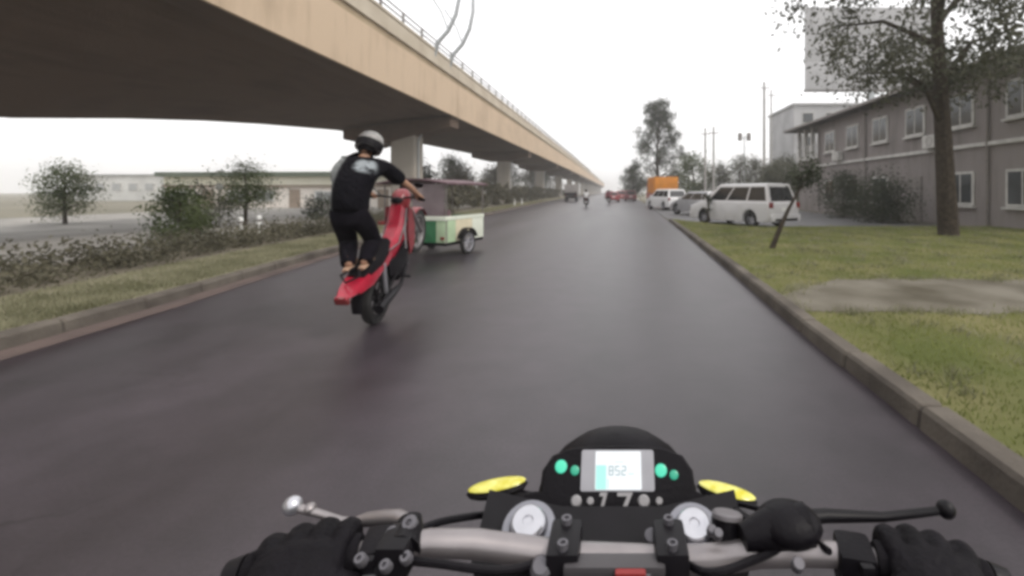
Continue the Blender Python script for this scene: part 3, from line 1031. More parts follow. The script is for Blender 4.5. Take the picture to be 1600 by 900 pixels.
# ------------------------------------------------------------------ people
def limb_person(parent, J, shirt_m, trousers_m, skin_m=SKIN, hat=None, hat_m=None, sc=1.0, hair=True, M=None, shoes=BLACKM, billow=0.0, short=True, fingers=True, bulk=1.0):
    """J: dict of joints -> Vector. Body one continuous surface; clothes are children."""
    V = lambda k: Vector(J[k])
    vs, rs, es = [], [], []
    def add(pv, r):
        vs.append(Vector(pv)); rs.append(r); return len(vs) - 1
    def chain(i, pts):
        for pv, r in pts:
            j = add(pv, r); es.append((i, j)); i = j
        return i
    pel = add(V('pelvis'), (0.125, 0.10))
    sp = (V('pelvis') + V('chest')) / 2
    ich = chain(pel, [(sp, (0.115, 0.09)), (V('chest'), (0.135, 0.10))])
    nk = V('neck')
    hd = V('head')
    up = (hd - nk).normalized()
    chain(ich, [(nk, 0.055), (hd - up * 0.05, 0.072), (hd + up * 0.03, 0.088), (hd + up * 0.09, 0.062)])
    ends = {}
    for s in ('l', 'r'):
        sh, elb, ha = V('sh' + s), V('el' + s), V('ha' + s)
        i = chain(ich, [(sh, 0.058), ((sh + elb) / 2, 0.048), (elb, 0.042), ((elb + ha) / 2, 0.038), (ha + (elb - ha).normalized() * 0.05, 0.029), (ha, 0.036)])
        d = (ha - elb).normalized()
        if fingers:
            side = d.cross(Vector((0, 0, 1))).normalized()
            for k in range(4):
                o = side * (k - 1.5) * 0.019
                chain(i, [(ha + d * 0.045 + o, 0.010), (ha + d * 0.065 + o + Vector((0, 0, -0.025)), 0.009), (ha + d * 0.045 + o + Vector((0, 0, -0.055)), 0.008)])
            chain(i, [(ha + side * (0.04 if s == 'l' else -0.04) + Vector((0, 0, -0.02)), 0.011), (ha + side * (0.03 if s == 'l' else -0.03) + d * 0.03 + Vector((0, 0, -0.045)), 0.009)])
        hp, kn, ft = V('hip' + s), V('kn' + s), V('ft' + s)
        fd = V('toe' + s)
        chain(pel, [(hp, 0.085), ((hp + kn) / 2, 0.075), (kn, 0.058), ((kn + ft) / 2 + Vector((0, 0, 0.04)), 0.048), (ft + Vector((0, 0, 0.05)), 0.036), (ft, 0.045), ((ft + fd) / 2, 0.046), (fd, 0.042)])
    bodym = set_mat(skin(vs, rs, es, 1), skin_m)
    # face: nose, ears, brow, mouth joined into the head surface
    fw = Vector(J.get('face', (0, 1, 0))).normalized()
    sdv = fw.cross(up).normalized()
    fm = MB()
    fm.ell(hd + fw * 0.098, (0.013, 0.016, 0.02), 8, 6)
    for s in (-1, 1):
        fm.ell(hd + sdv * 0.088 * s, (0.012, 0.02, 0.03), 8, 6)
    fmm = fm.mesh("f", skin_m)
    bodym = set_mat(join_meshes([bodym, fmm]), skin_m)
    if M is not None:
        bodym.transform(M)
    body = link("body", bodym, parent)
    # shirt
    vs2, rs2, es2 = [], [], []
    vs, rs, es = vs2, rs2, es2
    def add(pv, r):
        vs2.append(Vector(pv)); rs2.append(r); return len(vs2) - 1
    def chain(i, pts):
        for pv, r in pts:
            j = add(pv, r); es2.append((i, j)); i = j
        return i
    dn = (V('pelvis') - V('chest')).normalized()
    back = Vector((0, -1, 0)) * billow
    i0 = add(V('pelvis') + dn * 0.06, (0.175, 0.14))
    ich = chain(i0, [(V('pelvis') - dn * 0.06 + back * 0.5, (0.165, 0.135 + billow * 0.4)), (sp + back, (0.165, 0.13 + billow * 0.6)), (V('chest') + back * 0.6, (0.17, 0.13 + billow * 0.3)), (V('chest') * 0.45 + nk * 0.55, (0.12, 0.09)), (nk * 0.9 + hd * 0.1 - up * 0.0, 0.068)])
    ci = i0 + 3
    for s in ('l', 'r'):
        sh, elb, ha = V('sh' + s), V('el' + s), V('ha' + s)
        pts = [(sh, 0.082), (sh * 0.5 + elb * 0.5, 0.078)]
        pts += [(sh * 0.15 + elb * 0.85, 0.072)] if short else [(elb, 0.062), (elb * 0.5 + ha * 0.5, 0.054), (elb * 0.12 + ha * 0.88, 0.044)]
        chain(ci, pts)
    rs2 = [(r[0] * bulk, r[1] * bulk) if isinstance(r, tuple) else r * bulk for r in rs2]
    sm = skin(vs2, rs2, es2, 2)
    set_mat(sm, shirt_m)
    if M is not None:
        sm.transform(M)
    so = link("shirt", sm, body)
    # trousers
    vs3, rs3, es3 = [], [], []
    def add3(pv, r):
        vs3.append(Vector(pv)); rs3.append(r); return len(vs3) - 1
    i0 = add3(V('pelvis') - dn * 0.05, (0.145, 0.12))
    i1 = add3(V('pelvis') + dn * 0.06, (0.150, 0.125)); es3.append((i0, i1))
    for s in ('l', 'r'):
        hp, kn, ft = V('hip' + s), V('kn' + s), V('ft' + s)
        j = i1
        for pv, r in ((hp + dn * 0.05, 0.105), ((hp + kn) / 2, 0.096), (kn, 0.083), ((kn * 2 + ft) / 3 + Vector((0, 0, 0.03)), 0.082), ((kn + ft) / 2 + Vector((0, 0, 0.03)), 0.080), (ft + (kn - ft).normalized() * 0.08, 0.068), (ft + (kn - ft).normalized() * 0.04, 0.064), (ft, 0.058)):
            q = add3(pv, r); es3.append((j, q)); j = q
    rs3 = [(r[0] * bulk, r[1] * bulk) if isinstance(r, tuple) else r * bulk for r in rs3]
    tm = set_mat(skin(vs3, rs3, es3, 2), trousers_m)
    if M is not None:
        tm.transform(M)
    link("trousers", tm, body)
    # footwear
    for s in ('l', 'r'):
        ft, fd = V('ft' + s), V('toe' + s)
        dd = (fd - ft).normalized()
        fo = MB().tube([ft - dd * 0.06 + Vector((0, 0, -0.03)), ft + Vector((0, 0, -0.028)), fd + Vector((0, 0, -0.02)), fd + dd * 0.03 + Vector((0, 0, -0.02))], [0.034, 0.042, 0.044, 0.03], 10, True, 0.45)
        fo.build("shoe", shoes, body, True, M)
    if hat == 'helmet':
        hm = MB()
        hm.lathe([(0.128, -0.075), (0.137, -0.02), (0.132, 0.04), (0.108, 0.095), (0.066, 0.128), (0.012, 0.14)], hd + up * 0.005 - fw * 0.008, up, 20, True)
        hm.tube([hd + fw * 0.10 + up * 0.03 - sdv * 0.08, hd + fw * 0.175 + up * 0.01, hd + fw * 0.10 + up * 0.03 + sdv * 0.08], [0.016, 0.02, 0.016], 8, True, 0.4)
        hm.build("helmet", hat_m, body, True, M)
        MB().lathe([(0.132, -0.075), (0.1405, -0.02), (0.1395, 0.012)], hd + up * 0.005 - fw * 0.008, up, 20, False).build("helmet_trim", BLACK, body, True, M)
    if hair:
        hb = MB()
        hb.lathe([(0.085, -0.105), (0.106, -0.05), (0.111, 0.0), (0.1, 0.055), (0.07, 0.095), (0.01, 0.115)], hd - fw * 0.014, up, 16, True)
        hb.build("hair", BLACKM, body, True, M)
    return body, so


# ------------------------------------------------------------------ small motorcycles (parts in bike space: x right, y forward, z up, origin under the rear axle)
ALLOY = mat("dull grey alloy", (0.24, 0.23, 0.23), 0.45, 0.6, scale=30)


def small_bike(root, M, mcol, mdark, r=0.29, wbase=1.25, underbone=True):
    ax = (1, 0, 0)
    B = lambda mb, n, m, par=None: mb.build(n, m, par or root, True, M)
    wheel(root, (0, 0, r), r, 0.095, M, ax, 6, hubr=0.74, name="rear_wheel", rimm=SATIN)
    wheel(root, (0, wbase, r), r, 0.085, M, ax, 6, hubr=0.78, name="front_wheel", rimm=ALLOY)
    for s in (-1, 1):
        B(MB().tube([(s * 0.085, 0, r), (s * 0.085, 0.42, r + 0.05)], 0.022, 8), "swingarm", SATIN)
        B(MB().tube([(s * 0.105, 0.02, r + 0.05), (s * 0.105, 0.10, r + 0.40)], [0.022, 0.028], 10), "shock_absorber", CHROME)
        B(MB().tube([(s * 0.075, wbase, r), (s * 0.085, wbase - 0.20, r + 0.48)], [0.026, 0.02], 8), "fork_leg", SILVER)
        B(MB().tube([(s * 0.10, 0.35, r + 0.02), (s * 0.24, 0.36, r + 0.0)], 0.014, 8), "footrest", BLACKM)
    B(MB().box((0, 0.52, r + 0.06), (0.22, 0.36, 0.26), 0.05).box((0, 0.70, r + 0.12), (0.14, 0.16, 0.16), 0.03), "engine", SATIN)
    B(MB().tube([(0.10, 0.62, r - 0.05), (0.14, 0.30, r - 0.08), (0.16, 0.05, r + 0.02), (0.17, -0.30, r + 0.12)], [0.02, 0.022, 0.045, 0.05], 12), "exhaust", SATIN)
    B(MB().tube([(0, 0.15, r + 0.36), (0, 0.5, r + 0.28), (0, 0.85, r + 0.42), (0, 0.98, r + 0.62)], 0.04, 8), "frame", SATIN)
    # red bodywork
    rings = []
    for y, z0, z1, w_ in ((-0.58, 0.53, 0.61, 0.05), (-0.42, 0.43, 0.625, 0.10), (-0.2, 0.36, 0.61, 0.125), (0.0, 0.34, 0.58, 0.12), (0.22, 0.30, 0.54, 0.115), (0.36, 0.30, 0.48, 0.09)):
        z0 += r - 0.02; z1 += r - 0.10
        rings.append([Vector((-w_, y, z0 + 0.03)), Vector((-w_ * 1.05, y, (z0 + z1) / 2)), Vector((-w_ * 0.8, y, z1)), Vector((w_ * 0.8, y, z1)), Vector((w_ * 1.05, y, (z0 + z1) / 2)), Vector((w_, y, z0 + 0.03)), Vector((0, y, z0))])
    tail = B(MB().loft(rings), "tail_fairing", mcol)
    B(MB().box((0, -0.56, 0.57 + r - 0.09), (0.13, 0.05, 0.07), 0.015), "tail_light", TAILR, tail)
    B(MB().tube([(0, -0.24, r + 0.36), (0, -0.36, r + 0.26), (0, -0.40, r + 0.15)], [0.06, 0.06, 0.05], 10, True, 0.3), "rear_fender", BLACK)
    if not underbone:
        B(MB().box((0, -0.51, r + 0.20), (0.13, 0.012, 0.09), 0.004, Matrix.Rotation(R(-15), 3, 'X')), "licence_plate", WHITE)
    rings = []
    for y, z, w_, t in ((-0.26, 0.525, 0.09, 0.04), (-0.15, 0.535, 0.12, 0.06), (0.05, 0.50, 0.13, 0.07), (0.25, 0.47, 0.11, 0.06), (0.42, 0.49, 0.07, 0.04)):
        z += r
        rings.append([Vector((-w_, y, z - t)), Vector((-w_ * 0.9, y, z - 0.01)), Vector((-w_ * 0.5, y, z + 0.012)), Vector((w_ * 0.5, y, z + 0.012)), Vector((w_ * 0.9, y, z - 0.01)), Vector((w_, y, z - t))])
    B(MB().loft(rings), "seat", BLACKM)
    if underbone:
        rings = []
        for y, z0, z1, w_ in ((0.33, 0.20, 0.46, 0.085), (0.52, 0.22, 0.42, 0.095), (0.72, 0.28, 0.50, 0.10), (0.86, 0.34, 0.66, 0.10)):
            z0 += r - 0.05; z1 += r
            rings.append([Vector((-w_, y, z0)), Vector((-w_, y, z1 - 0.05)), Vector((-w_ * 0.6, y, z1)), Vector((w_ * 0.6, y, z1)), Vector((w_, y, z1 - 0.05)), Vector((w_, y, z0))])
        B(MB().loft(rings), "body_cover", mcol)
        for s in (-1, 1):
            pl = [(0.70, 0.06), (0.86, 0.10), (0.95, 0.32), (0.97, 0.55), (0.88, 0.62), (0.74, 0.36)]
            mb = MB()
            mb.loft([[Vector((s * (0.095 + 0.02 * (1 - abs(z - 0.3))), y, z + r)) for y, z in pl], [Vector((s * (0.118 + 0.025 * (1 - abs(z - 0.3))), y - 0.012, z + r)) for y, z in pl]])
            B(mb, "leg_shield", mdark)
        for s in (-1, 1):
            B(MB().loft([[Vector((s * (0.092 + o_), y, z + r)) for y, z in ((0.16, 0.16), (0.46, 0.06), (0.72, 0.14), (0.66, 0.30), (0.40, 0.26), (0.20, 0.34))] for o_ in (0.0, 0.03)]), "dark_gap_panel", BLACK)  # black panels painted as shaded gaps in the bodywork
            B(MB().box((s * 0.122, 0.80, r + 0.40), (0.012, 0.05, 0.22), 0.004, Matrix.Rotation(R(-14), 3, 'X')), "vent", BLACK)
            B(MB().tube([(s * 0.105, 0.28, r + 0.44), (s * 0.112, 0.52, r + 0.36), (s * 0.11, 0.74, r + 0.46)], 0.008, 6), "trim_strip", SILVER)
        B(MB().tube([(0, -0.16, r + 0.585), (0.09, -0.34, r + 0.60), (0.0, -0.44, r + 0.60), (-0.09, -0.34, r + 0.60), (0, -0.16, r + 0.585)], 0.012, 8), "grab_rail", SATIN)
        B(MB().tube([(0.19, 0.5, r + 0.30), (0.12, 0.70, r + 0.42), (0.115, 0.86, r + 0.62)], [0.006, 0.012, 0.008], 6), "pinstripe", SILVER)
    else:
        B(MB().ell((0, 0.52, r + 0.50), (0.13, 0.26, 0.12)), "fuel_tank", mcol)
    # front: fender, cowl, bars
    mb = MB()
    prof = [(wbase + math.cos(a) * (r + 0.03), r + math.sin(a) * (r + 0.03)) for a in np.linspace(R(10), R(150), 12)]
    mb.loft([[Vector((-0.055, y, z - 0.02)), Vector((-0.04, y, z)), Vector((0.04, y, z)), Vector((0.055, y, z - 0.02))] for y, z in prof], True)
    B(mb, "front_fender", mdark)
    cw = MB()
    rings = []
    for y, z, w_, h_ in ((0.86, 0.60, 0.05, 0.07), (0.90, 0.61, 0.085, 0.11), (0.98, 0.63, 0.105, 0.13), (1.06, 0.65, 0.10, 0.11), (1.10, 0.66, 0.085, 0.085)):
        rings.append([Vector((w_ * math.copysign(abs(math.cos(a)) ** 0.7, math.cos(a)), y, z + r + h_ * math.copysign(abs(math.sin(a)) ** 0.8, math.sin(a)))) for a in np.linspace(0, 2 * PI, 15)[:-1]])
    cw.loft(rings)
    cowl = B(cw, "headlight_cowl", mdark)
    B(MB().ell((0, 0.90, r + 0.70), (0.075, 0.05, 0.04), 14, 8), "instrument", BLACK, cowl)
    B(MB().ell((0, 1.085, r + 0.67), (0.075, 0.03, 0.065), 14, 8), "headlight", CHROME, cowl)
    B(MB().tube([(-0.33, 0.86, r + 0.75), (-0.2, 0.92, r + 0.74), (0, 0.95, r + 0.70), (0.2, 0.92, r + 0.74), (0.33, 0.86, r + 0.75)], 0.012, 8), "handlebar", SATIN)
    for s in (-1, 1):
        B(MB().tube([(s * 0.22, 0.91, r + 0.742), (s * 0.34, 0.855, r + 0.751)], 0.018, 10), "grip", BLACKM)
        B(MB().tube([(s * 0.2, 0.95, r + 0.745), (s * 0.33, 0.92, r + 0.735)], 0.006, 6), "lever", SILVER)
        st = B(MB().tube([(s * 0.19, 0.92, r + 0.75), (s * 0.27, 0.90, r + 0.90)], 0.006, 6), "mirror_stalk", SATIN)
        B(MB().ell((s * 0.29, 0.89, r + 0.93), (0.055, 0.015, 0.035), 10, 6), "mirror", BLACK, st)
    return root


# ---- the red motorcycle doing a wheelie and its rider
WY, WX = 5.23, -2.68
YAW = R(3)
PITCH = R(31)
bike = empty("motorcycle", (WX, WY, 0), YAW, label="red motorcycle reared up on its back wheel beside the left kerb", cat="motorcycle")
rw = 0.29
BM = Matrix.Translation((0, 0, rw)) @ Matrix.Rotation(PITCH, 4, 'X') @ Matrix.Translation((0, 0, -rw))
LEANM = Matrix.Rotation(R(3), 4, 'Y')
BM = LEANM @ BM
small_bike(bike, BM, RED, REDDARK)

rider = empty("person", (WX, WY, 0), YAW, label="rider in dark shirt and pale helmet standing up on the wheelie motorcycle", cat="person")
gl = BM @ Vector((-0.28, 0.885, rw + 0.76))
gr = BM @ Vector((0.28, 0.885, rw + 0.76))
seat = BM @ Vector((0, -0.14, rw + 0.56))
foot = BM @ Vector((0, -0.27, rw + 0.50))
J = dict(pelvis=(-0.05, -0.42, 1.27), chest=(-0.05, -0.27, 1.63), neck=(-0.03, -0.16, 1.83), head=(-0.01, -0.09, 1.965),
         shl=(-0.24, -0.20, 1.74), shr=(0.15, -0.17, 1.73),
         ell=(-0.37, 0.08, 1.55), elr=(0.31, 0.10, 1.53), hal=tuple(gl + Vector((0, -0.03, 0.03))), har=tuple(gr + Vector((0, -0.03, 0.03))),
         hipl=(-0.14, -0.42, 1.22), hipr=(0.05, -0.42, 1.22),
         knl=(-0.16, -0.24, 0.92), knr=(0.09, -0.22, 0.92),
         ftl=(foot.x - 0.075, foot.y + 0.0, foot.z + 0.135), ftr=(foot.x + 0.06, foot.y + 0.04, foot.z + 0.15),
         toel=(foot.x - 0.08, foot.y + 0.15, foot.z + 0.19), toer=(foot.x + 0.065, foot.y + 0.18, foot.z + 0.20), face=(0.05, 1, -0.1))


def shirt_material():
    m = bpy.data.materials.new("printed dark shirt")
    m.use_nodes = True
    n, l = m.node_tree.nodes, m.node_tree.links
    b = n["Principled BSDF"]
    b.inputs["Roughness"].default_value = 0.9
    tc = n.new("ShaderNodeTexCoord")
    sep = n.new("ShaderNodeSeparateXYZ")
    l.new(tc.outputs["Object"], sep.inputs[0])
    def rng_(sock, a, b_):
        mr = n.new("ShaderNodeMapRange")
        mr.interpolation_type = 'SMOOTHSTEP'
        mr.inputs["From Min"].default_value = a
        mr.inputs["From Max"].default_value = b_
        l.new(sock, mr.inputs["Value"])
        return mr.outputs[0]
    nz = n.new("ShaderNodeTexNoise")
    nz.inputs["Scale"].default_value = 9
    l.new(tc.outputs["Object"], nz.inputs["Vector"])
    # grey left sleeve and flank
    left = rng_(sep.outputs["X"], -0.15, -0.20)
    # pale print across the upper back
    vd_ = n.new("ShaderNodeVectorMath"); vd_.operation = 'DISTANCE'
    vd_.inputs[1].default_value = (0.05, -0.33, 1.69)
    l.new(tc.outputs["Object"], vd_.inputs[0])
    blob = rng_(vd_.outputs["Value"], 0.14, 0.08)
    ad = n.new("ShaderNodeMath"); ad.operation = 'MULTIPLY'
    l.new(blob, ad.inputs[0])
    l.new(rng_(nz.outputs["Fac"], 0.38, 0.52), ad.inputs[1])
    mx1 = n.new("ShaderNodeMix"); mx1.data_type = 'RGBA'
    mx1.inputs[6].default_value = (0.006, 0.0055, 0.008, 1)
    b.inputs["Specular IOR Level"].default_value = 0.08
    mx1.inputs[7].default_value = (0.20, 0.21, 0.21, 1)
    l.new(left, mx1.inputs[0])
    mx2 = n.new("ShaderNodeMix"); mx2.data_type = 'RGBA'
    l.new(mx1.outputs[2], mx2.inputs[6])
    mx2.inputs[7].default_value = (0.30, 0.33, 0.35, 1)
    l.new(ad.outputs[0], mx2.inputs[0])
    l.new(mx2.outputs[2], b.inputs["Base Color"])
    fd_ = n.new("ShaderNodeTexNoise")
    fd_.inputs["Scale"].default_value = 8
    fd_.inputs["Detail"].default_value = 3
    fd_.inputs["Distortion"].default_value = 1.2
    l.new(tc.outputs["Object"], fd_.inputs["Vector"])
    bn = n.new("ShaderNodeBump")
    bn.inputs["Strength"].default_value = 1.0
    bn.inputs["Distance"].default_value = 0.05
    l.new(fd_.outputs["Fac"], bn.inputs["Height"])
    l.new(bn.outputs[0], b.inputs["Normal"])
    return m


HELM = mat("greyish helmet", (0.085, 0.08, 0.08), 0.45, col2=(0.26, 0.25, 0.24), scale=7, coat=0.3, ramp=(0.44, 0.54))
limb_person(rider, J, shirt_material(), CLOTH_TR, hat='helmet', hat_m=HELM, shoes=mat("tan slippers", (0.35, 0.22, 0.15), 0.7), billow=0.075, hair=True, bulk=1.14)

# ---- motor tricycle with a sidecar
trike = empty("motor_tricycle", (-4.36, 11.4, 0), R(-14), label="motor tricycle with green and cream sidecar ahead of the wheelie rider", cat="tricycle")
TM = Matrix.Translation((-0.62, -0.55, 0))
small_bike(trike, TM, REDDARK, REDDARK, r=0.28, underbone=False)
GREEN = mat("green panel paint", (0.035, 0.16, 0.07), 0.45, var=0.12, scale=6)
PALEG = mat("pale green panel paint", (0.42, 0.55, 0.36), 0.5, var=0.06, scale=6)
CREAM = mat("cream panel paint", (0.66, 0.60, 0.44), 0.5, var=0.05, scale=6)
WHITEG = mat("greenish white paint", (0.70, 0.74, 0.64), 0.5, var=0.05, scale=6)
MAROON = mat("maroon canopy vinyl", (0.13, 0.075, 0.09), 0.6, var=0.2, scale=5)
DARKTINT = mat("dark interior tint", (0.30, 0.24, 0.26), 0.3, var=0.1, scale=4, alpha=0.55)  # tint stands for the darkness inside the sidecar
T = lambda mb, n, m, par=None: mb.build(n, m, par or trike, True)
T(MB().box((0.33, 0.05, 0.28), (0.86, 1.6, 0.07), 0.02), "sidecar_floor", BLACKM)
for x0, x1, m_ in ((-0.10, 0.17, GREEN), (0.175, 0.52, GREEN), (0.525, 0.76, PALEG)):
    T(MB().box(((x0 + x1) / 2, -0.75, 0.57), (x1 - x0, 0.04, 0.50), 0.012), "rear_panel", m_)
T(MB().box((0.33, -0.757, 0.86), (0.90, 0.06, 0.10), 0.02), "top_rail", WHITEG)
for y0, y1, m_ in ((-0.72, -0.40, PALEG), (-0.395, 0.3, CREAM), (0.305, 0.82, WHITEG)):
    T(MB().box((0.765, (y0 + y1) / 2, 0.57), (0.035, y1 - y0, 0.50), 0.012), "side_panel", m_)
T(MB().box((0.765, 0.05, 0.86), (0.055, 1.58, 0.09), 0.02), "top_rail", WHITEG)
T(MB().box((0.33, 0.82, 0.6), (0.86, 0.04, 0.56), 0.012), "front_panel", GREEN)
T(MB().box((0.33, -0.25, 0.55), (0.78, 0.5, 0.12), 0.03).box((0.33, -0.55, 0.82), (0.78, 0.1, 0.45), 0.03), "bench_seat", MAROON)
for x, y in ((-0.10, -0.74), (0.76, -0.74), (0.76, 0.82), (-0.10, 0.82), (-0.95, -0.6)):
    T(MB().tube([(x, y, 0.3), (x, y, 1.66)], 0.018, 8), "canopy_post", RAILM)
rings = [[Vector((x, y, 1.66 + 0.10 * math.sin(PI * (x + 1.0) / 1.84) - 0.0)) for x in np.linspace(-1.0, 0.84, 9)] + [Vector((x, y, 1.62 + 0.10 * math.sin(PI * (x + 1.0) / 1.84))) for x in np.linspace(0.84, -1.0, 9)] for y in (-0.85, 0.0, 0.95)]
T(MB().loft(rings), "canopy", MAROON)
T(MB().box((0.33, -0.765, 1.28), (0.80, 0.012, 0.70)), "interior_dark_sheet", DARKTINT)  # see-through sheet painting the dim interior under the canopy
wheel(trike, (0.90, -0.10, 0.28), 0.28, 0.09, None, (1, 0, 0), 8, hubr=0.76, name="sidecar_wheel", rimm=CHROME)
pf = [( -0.10 + math.cos(a) * 0.33, 0.28 + math.sin(a) * 0.33) for a in np.linspace(R(20), R(160), 10)]
T(MB().loft([[Vector((0.83, y, z)), Vector((0.98, y, z)), Vector((0.98, y, z + 0.012)), Vector((0.83, y, z + 0.012))] for y, z in pf]), "sidecar_fender", BLACK)
for x in (0.0, 0.70):
    T(MB().box((x, -0.79, 0.42), (0.09, 0.03, 0.07), 0.01), "tail_light", TAILR)
T(MB().tube([(-0.62, -0.1, 0.34), (-0.1, -0.1, 0.30)], 0.02, 8).tube([(-0.62, 0.45, 0.34), (-0.1, 0.45, 0.30)], 0.02, 8), "sidecar_strut", RAILM)

SHIRTM = mat("maroon cloth", (0.14, 0.035, 0.05), 0.9, var=0.15, scale=12)
SHIRTW = mat("white cloth", (0.62, 0.62, 0.62), 0.9, var=0.06, scale=12)
SHIRTG = mat("grey cloth", (0.16, 0.16, 0.17), 0.9, var=0.15, scale=12)


def seated(loc, rz, shirt, label, hatm=None, hat=None, cat="person"):
    root = empty("person", loc, rz, label=label, cat=cat)
    J = dict(pelvis=(0, 0.10, 0.93), chest=(0, 0.14, 1.24), neck=(0, 0.18, 1.44), head=(0, 0.22, 1.57),
             shl=(-0.18, 0.16, 1.36), shr=(0.18, 0.16, 1.36), ell=(-0.30, 0.40, 1.16), elr=(0.30, 0.40, 1.16), hal=(-0.28, 0.80, 1.06), har=(0.28, 0.80, 1.06),
             hipl=(-0.10, 0.14, 0.88), hipr=(0.10, 0.14, 0.88), knl=(-0.20, 0.52, 0.78), knr=(0.20, 0.52, 0.78), ftl=(-0.20, 0.34, 0.36), ftr=(0.20, 0.34, 0.36),
             toel=(-0.20, 0.50, 0.34), toer=(0.20, 0.50, 0.34), face=(0, 1, 0))
    limb_person(root, J, shirt, CLOTH_TR, hat=hat, hat_m=hatm, fingers=True)
    return root


tl = Matrix.Translation(trike.location) @ Matrix.Rotation(R(-14), 4, 'Z') @ Vector((-0.62, -0.55, 0))
seated(tuple(tl), R(-14), SHIRTM, "tricycle driver in a maroon shirt seated left of the green sidecar", None, None)

for (x, y, sh, lab, plab, hm) in ((-3.0, 45, SHIRTW, "small motorcycle ridden far ahead by the person in white", "distant motorcyclist in a white shirt and dark helmet", SATIN),
                              (-1.05, 57, SHIRTM, "small motorcycle ridden far ahead by the person in dark red", "distant motorcyclist in a dark red shirt", SATIN)):
    b = empty("motorcycle", (x, y, 0), R(2), label=lab, cat="motorcycle", group="motorcycles far down the road")
    small_bike(b, Matrix(), SATIN, SATIN, underbone=False)
    seated((x, y, 0), R(2), sh, plab, hm, 'helmet')

# ------------------------------------------------------------------ our own motorcycle
DULLB = mat("dull bolt", (0.13, 0.125, 0.14), 0.5, 0.4)
own = empty("motorcycle", (0, 0.45, 0), label="black motorcycle being ridden, its silver handlebar and lit display nearest", cat="motorcycle")
OM = Matrix.Translation((0, -0.45, 0))
O = lambda mb, n, m, par=None, sm=True: mb.build(n, m, par or own, sm, OM)
# handlebar: silver tapered tube
bar = [(-0.345, 0.440, 1.094), (-0.275, 0.456, 1.096), (-0.225, 0.468, 1.098), (-0.19, 0.478, 1.096), (-0.145, 0.487, 1.088), (-0.10, 0.493, 1.077), (-0.05, 0.493, 1.070), (0.05, 0.493, 1.066),
       (0.10, 0.493, 1.068), (0.145, 0.487, 1.079), (0.19, 0.478, 1.086), (0.225, 0.468, 1.091), (0.275, 0.456, 1.089), (0.345, 0.440, 1.087)]
O(MB().tube(bar, [0.0111] * 3 + [0.0125, 0.0135, 0.014, 0.0142, 0.0142, 0.014, 0.0135, 0.0125] + [0.0111] * 3, 18), "handlebar", SILVER)
def along(t):
    k = t * (len(bar) - 1)
    i = min(int(k), len(bar) - 2)
    return Vector(bar[i]) * (1 - (k - i)) + Vector(bar[i + 1]) * (k - i)
for s, i0, i1 in ((-1, 0, 1), (1, -1, -2)):
    a, b = Vector(bar[i0]), Vector(bar[i1]) + (Vector(bar[i1]) - Vector(bar[i0])) * 0.35
    d = (b - a).normalized()
    pts, rs = [], []
    for k in range(25):
        pts.append(a + (b - a) * k / 24); rs.append(0.0172 + (0.0012 if k % 2 else 0))
    g = O(MB().tube(pts, rs, 18), "grip", BLACKM)
    O(MB().tube([a - d * 0.016, a - d * 0.002], [0.014, 0.017], 16), "bar_end", SATIN, g)
    c = b + d * 0.018
    sw = O(MB().box(c + Vector((0, 0, -0.008)), (0.034, 0.042, 0.044), 0.008, Matrix.Rotation(math.atan2(d.y, d.x), 3, 'Z')), "switch_housing", BLACK)
    O(MB().box(c + Vector((0, -0.024, 0.008)), (0.012, 0.008, 0.008), 0.002), "switch", SATIN, sw)
    O(MB().box(c + Vector((0, -0.024, -0.010)), (0.014, 0.008, 0.008), 0.002), "switch", CHROME, sw)
# clutch lever
lev = [at(457, 790, .505), at(470, 795, .505), at(497, 802, .507), at(532, 813, .508), at(553, 816, .508), at(572, 812, .507), at(600, 809, .503), at(622, 808, .497), at(638, 813, .49)]
cl = O(MB().tube(lev, [0.004, 0.0048, 0.0045, 0.0042, 0.0052, 0.0076, 0.0082, 0.0080, 0.006], 12, True, 0.9), "clutch_lever", SILVER)
O(MB().ell(lev[0], (0.0095, 0.0095, 0.0095), 16, 12), "lever_ball", CHROME, cl)
O(MB().ell(at(484, 795, .507), (0.0062, 0.007, 0.006), 12, 8), "lever_stop", SILVER, cl)
pc = O(MB().tube([at(640, 812, .492), at(640, 830, .482), at(628, 860, .462)], [0.012, 0.014, 0.018], 12).box(at(622, 862, .462), (0.03, 0.04, 0.035), 0.008), "lever_perch", SATIN)
for px, py, d, r_ in ((613, 834, .470, 0.0068), (644, 842, .478, 0.006), (634, 871, .445, 0.0055), (640, 818, .475, 0.0075), (563, 874, .41, 0.005), (602, 884, .42, 0.005)):
    O(MB().lathe([(r_, -0.006), (r_, 0.002), (r_ * 0.8, 0.004), (r_ * 0.4, 0.004), (r_ * 0.35, 0.001)], at(px, py, d), (0, -0.6, 0.8), 12), "bolt", DULLB, pc)
